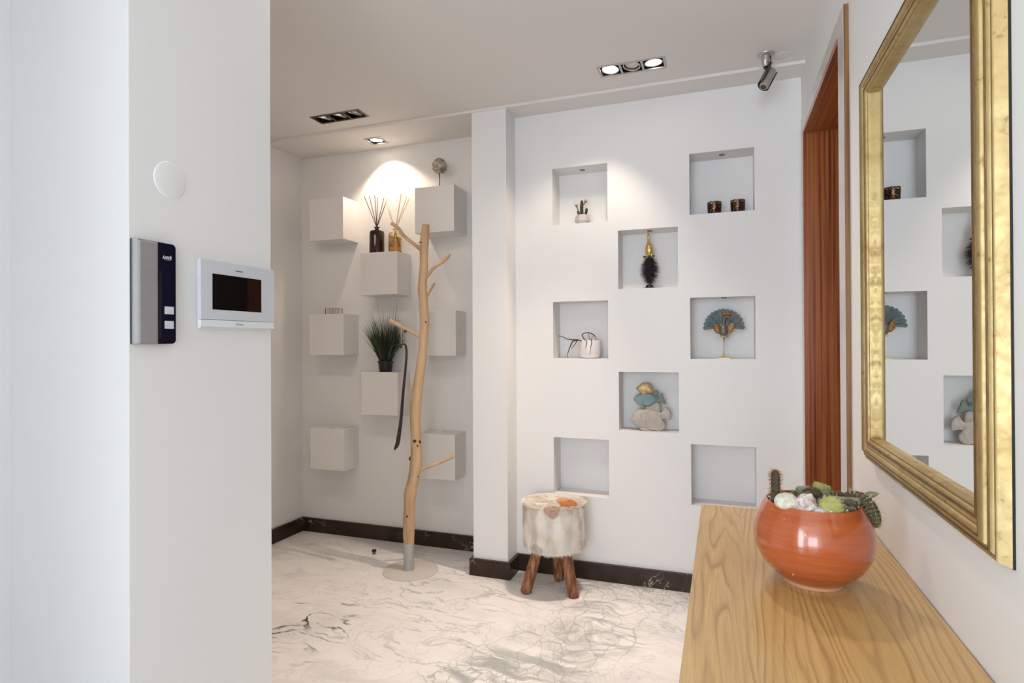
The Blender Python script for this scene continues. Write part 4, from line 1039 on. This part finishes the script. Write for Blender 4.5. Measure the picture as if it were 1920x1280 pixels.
# peacock
KX, KY, KZ = .010, 3.108, ZN[2]
pk = thing('peacock_figurine', 'blue grey peacock figurine with a fanned tail on a thin gold stem', 'figurine', (KX, KY, KZ))
BG = pm('blue_grey_enamel', (.17, .19, .185), .5, .1, var=.25, vs=60, bs=.2, bscale=90)
BGB = pm('teal_grey_enamel', (.13, .175, .175), .5, .1, var=.25, vs=60)
BG2 = pm('grey_bronze', (.17, .16, .15), .4, .4, var=.2, vs=60)
BRZ = pm('copper_brown', (.28, .12, .035), .4, .5, var=.5, vs=120)
PG = pm('pale_gold', (.66, .56, .33), .35, .6, var=.2, vs=60)
bm = B(); box(bm, KX - .031, KX + .029, KY - .018, KY + .018, KZ, KZ + .004, .001)
g = bmesh.ops.create_cone(bm, cap_ends=True, segments=4, radius1=.028, radius2=.004, depth=.012)
for v_ in g['verts']: v_.co = Matrix.Rotation(PI / 4, 3, 'Z') @ v_.co; v_.co = Vector((v_.co.x * 1.3 + KX - .001, v_.co.y * .8 + KY, v_.co.z + KZ + .010))
obj('base', bm, PG, pk)
bm = B(); tube(bm, [(KX - .001, KY, KZ + .012), (KX + .001, KY, KZ + .06), (KX + .0015, KY, KZ + .108)], [.0024, .0026, .0036], 12); obj('stem', bm, PG, pk, True)
bm = B()
for k in range(11):
    a = 2 * PI * k / 11; ball(bm, (KX + .002 + .017 * math.cos(a), KY + .012 * math.sin(a), KZ + .108), .006, 2, (1, 1, .55))
    ball(bm, (KX + .002 + .014 * math.cos(a + .3), KY + .010 * math.sin(a + .3), KZ + .114), .006, 2, (1, 1, .5))
box(bm, KX - .003, KX + .007, KY - .020, KY - .012, KZ + .106, KZ + .113); obj('collar', bm, PG, pk, True)
n = 15; cz = KZ + .158
for k in range(n):
    a = math.radians(-2 + 184 * k / (n - 1)); R0, R1 = .022, (.098 if True else 0) * (1 - .06 * math.sin(a))
    out = []
    wm = .0099
    for t2, ww_ in ((0, .35), (.3, .55), (.6, .8), (.85, 1), (.95, .85), (1.0, .35), (1.0, -.35), (.95, -.85), (.85, -1), (.6, -.8), (.3, -.55), (0, -.35)):
        r = R0 + (R1 - R0) * t2; out.append((KX + r * math.cos(a) - ww_ * wm * math.sin(a), cz + r * math.sin(a) + ww_ * wm * math.cos(a)))
    bm = B(); inflate(bm, smooth_outline(out, 2), KY + .012 + (k % 2) * .0030, .0045, c=(KX + .065 * math.cos(a), cz + .065 * math.sin(a)))
    for s in (-.4, 0, .4):
        tube(bm, [(KX + (R0 + .01) * math.cos(a) - s * wm * .6 * math.sin(a), KY + .0088, cz + (R0 + .01) * math.sin(a) + s * wm * .6 * math.cos(a)), (KX + (R1 - .008) * math.cos(a) - s * wm * math.sin(a), KY + .0088, cz + (R1 - .008) * math.sin(a) + s * wm * math.cos(a))], .0008, 5)
    obj('tail_feather', bm, BG if k < 8 else BGB, pk, 2)
bm = B(); q = smoothpath([(KX, KY, KZ + .112, .008), (KX, KY - .002, KZ + .122, .0185), (KX, KY - .003, KZ + .138, .0225), (KX + .001, KY - .002, KZ + .156, .0175), (KX + .0015, KY - .003, KZ + .170, .0095), (KX + .001, KY - .004, KZ + .188, .0072), (KX + .005, KY - .006, KZ + .203, .0070), (KX + .013, KY - .010, KZ + .210, .0068), (KX + .019, KY - .012, KZ + .208, .0035)], 4)
tube(bm, [p[:3] for p in q], [p[3] for p in q], 20); obj('body', bm, BG2, pk, True)
bm = B(); tube(bm, [(KX + .017, KY - .011, KZ + .209), (KX + .026, KY - .014, KZ + .2045)], [.0038, .0008], 10); obj('beak', bm, PG, pk, True)
bm = B()
for k in range(5):
    a = math.radians(58 + k * 22); ball(bm, (KX + .016 + .019 * math.cos(a), KY - .004, KZ + .213 + .012 * math.sin(a)), .0062, 2, (1, .6, 1.2), .1)
obj('crest', bm, pm('orange_enamel', (.42, .14, .025), .35, .2, var=.3, vs=90), pk, True)
for sg in (-1, 1):
    bm = B(); ball(bm, (KX + sg * .031, KY - .002, KZ + .150), .019, 3, (.85, .35, 1.5), 0, 3, Matrix.Rotation(sg * .42, 3, 'Y'))
    wg = obj('wing', bm, BRZ, pk, True)
    bm = B()
    for rr_ in range(7):
        for cc in range(3):
            lz = .024 - rr_ * .0078; lx = (cc - 1) * .0085 * math.sqrt(max(.1, 1 - (lz / .029) ** 2)) + (.002 if rr_ % 2 else -.001)
            p = Matrix.Rotation(sg * .42, 3, 'Y') @ Vector((lx, 0, lz)); ball(bm, (KX + sg * .031 + p.x, KY - .0088, KZ + .150 + p.z), .0043, 1, (1, .5, .8))
    obj('wing_scales', bm, PG if sg > 0 else pm('dull_gold', (.50, .32, .12), .35, .6, var=.5, vs=140), wg, True)

# pot with dry roots
rp = thing('root_pot', 'small white pot with dry dark roots trailing over its side, in the middle left niche', 'potted plant', (-.669, 3.12, ZN[2]))
bm = B(); lathe(bm, [(0, 0), (.040, 0), (.050, .006), (.056, .020), (.058, .045), (.0575, .094), (.056, .097), (.054, .094), (.053, .05), (0, .04)], -.669, 3.12, ZN[2], 48, sy=.88); obj('pot', bm, pm('white_ceramic', (.84, .79, .76), .3, var=.01, coat=.3), rp, 2)
ROOT = pm('dry_root', (.060, .040, .026), .8, var=.5, vs=90); Z = ZN[2]
def root(pts, r0, r1):
    q = smoothpath(pts, 4); n = len(q); bm = B(); tube(bm, q, [r0 + (r1 - r0) * i / (n - 1) for i in range(n)], 8, wob=.2); return obj('root', bm, ROOT, rp, True)
root([(-.700, 3.09, Z + .090), (-.722, 3.066, Z + .099), (-.748, 3.062, Z + .100), (-.780, 3.064, Z + .104), (-.806, 3.068, Z + .116), (-.829, 3.072, Z + .122)], .0030, .0016)
root([(-.722, 3.068, Z + .098), (-.745, 3.060, Z + .094), (-.757, 3.060, Z + .077), (-.769, 3.062, Z + .050), (-.778, 3.064, Z + .026), (-.780, 3.066, Z + .014), (-.776, 3.067, Z + .002)], .0036, .0010)
root([(-.726, 3.066, Z + .097), (-.732, 3.062, Z + .084), (-.742, 3.063, Z + .070), (-.755, 3.065, Z + .055), (-.758, 3.066, Z + .045)], .0028, .0006)
root([(-.690, 3.10, Z + .085), (-.694, 3.085, Z + .108), (-.703, 3.080, Z + .124), (-.690, 3.080, Z + .135), (-.668, 3.080, Z + .137), (-.648, 3.082, Z + .130), (-.634, 3.084, Z + .120)], .0022, .0028)
root([(-.634, 3.084, Z + .120), (-.630, 3.088, Z + .108), (-.626, 3.096, Z + .094)], .0022, .0012)
root([(-.670, 3.081, Z + .136), (-.666, 3.085, Z + .118), (-.664, 3.095, Z + .100)], .0016, .0012)
root([(-.685, 3.085, Z + .098), (-.678, 3.068, Z + .097), (-.674, 3.063, Z + .085), (-.676, 3.063, Z + .070), (-.681, 3.064, Z + .058)], .0022, .0010)
root([(-.655, 3.085, Z + .098), (-.650, 3.070, Z + .097), (-.648, 3.066, Z + .082), (-.654, 3.065, Z + .060), (-.656, 3.064, Z + .040), (-.656, 3.066, Z + .022)], .0022, .0008)
root([(-.658, 3.09, Z + .098), (-.652, 3.085, Z + .108), (-.640, 3.084, Z + .118)], .0014, .0012)

# stacked fish sculpture
FX = lambda u: -.461 + (u - 300) * .000282
FZ = lambda v: .8355 - (v - 960) * .000285
def outl(pts): return [(FX(a), FZ(b2)) for a, b2 in pts]
fs = thing('fish_sculpture', 'sculpture of three stacked fish in gold, blue and white, lower middle niche', 'sculpture', (-.36, 3.118, ZN[3]))
WF = pm('whitewashed_wood', (.50, .45, .40), .75, var=.16, vs=30, bs=.35, bscale=120)
BF, nt, b = newmat('weathered_blue_paint'); v = coords(nt)
L(nt, ramp(nt, noise(nt, v, 25, 4), [(.32, (.17, .25, .24)), (.5, (.24, .35, .37)), (.7, (.30, .42, .46))]), b.inputs['Base Color']); b.inputs['Roughness'].default_value = .7
TF = pm('green_grey_paint', (.20, .26, .23), .7, var=.12, vs=40)
GF = pm('gold_leaf', (.58, .42, .20), .5, .35, var=.3, vs=60, bs=.5, bscale=90)
dz = ZN[3] - FZ(1150)
def fishpart(name, pts, th, m, parent, yc=3.118, c=None, n=4):
    o_ = [(x, z + dz) for x, z in outl(pts)]; cc = (FX(c[0]), FZ(c[1]) + dz) if c else None
    bm = B(); inflate(bm, smooth_outline(o_, n), yc, th, c=cc); return obj(name, bm, m, parent, True)
wf = fishpart('white_fish', [(292, 962), (345, 935), (375, 860), (440, 790), (530, 755), (620, 750), (740, 775), (840, 805), (900, 830), (915, 870), (905, 930), (930, 990), (915, 1060), (870, 1120), (800, 1145), (700, 1150), (640, 1140), (540, 1140), (460, 1085), (400, 1050), (350, 1000)], .044, WF, fs, c=(620, 950))
fishpart('fin', [(440, 800), (520, 725), (640, 715), (700, 690), (760, 640), (820, 632), (860, 680), (865, 760), (870, 830), (780, 800), (620, 760), (520, 765)], .014, WF, wf, 3.120, (680, 760))
fishpart('tail', [(790, 850), (860, 820), (905, 790), (950, 715), (1000, 735), (1045, 800), (1058, 880), (1040, 945), (980, 935), (900, 930), (800, 920)], .022, WF, wf, 3.116, (930, 850))
fishpart('fin', [(860, 940), (930, 975), (958, 1040), (930, 1110), (870, 1148), (780, 1148), (760, 1080)], .030, WF, wf, 3.118, (860, 1050))
fishpart('fin', [(515, 830), (570, 815), (610, 870), (640, 960), (610, 985), (565, 960), (530, 900)], .010, WF, wf, 3.096, (580, 900))
fishpart('fin', [(500, 1105), (580, 1100), (680, 1135), (705, 1153), (620, 1153), (530, 1140)], .030, WF, wf, 3.105, (600, 1125))
bf = fishpart('blue_fish', [(385, 590), (420, 530), (480, 490), (560, 478), (660, 480), (740, 495), (810, 535), (830, 580), (815, 620), (740, 650), (680, 690), (600, 708), (520, 700), (450, 665), (410, 625)], .034, BF, fs, c=(600, 590))
fishpart('tail', [(750, 590), (815, 570), (850, 530), (880, 470), (905, 468), (935, 560), (975, 662), (910, 650), (830, 622), (760, 620)], .016, TF, bf, 3.116, (860, 590))
fishpart('fin', [(470, 500), (520, 462), (640, 470), (720, 440), (800, 415), (835, 455), (830, 500), (800, 525), (700, 500), (560, 492)], .012, TF, bf, 3.120, (680, 480))
fishpart('fin', [(520, 640), (550, 612), (570, 640), (590, 700), (605, 742), (560, 750), (525, 742), (545, 700)], .016, TF, bf, 3.104, (560, 690))
gf = fishpart('gold_fish', [(430, 382), (490, 335), (530, 290), (590, 275), (660, 285), (710, 330), (745, 390), (745, 450), (700, 468), (620, 485), (575, 500), (530, 475), (480, 440)], .036, GF, fs, c=(600, 390))
bm = B()
for i in range(9):
    for j in range(6):
        u0, v0 = 550 + i * 20 + (j % 2) * 10, 315 + j * 26
        if ((u0 - 620) / 105) ** 2 + ((v0 - 385) / 85) ** 2 < 1: ball(bm, (FX(u0), 3.0985, FZ(v0) + dz), .0028, 1, (1, .5, 1))
obj('scales', bm, GF, gf, True)
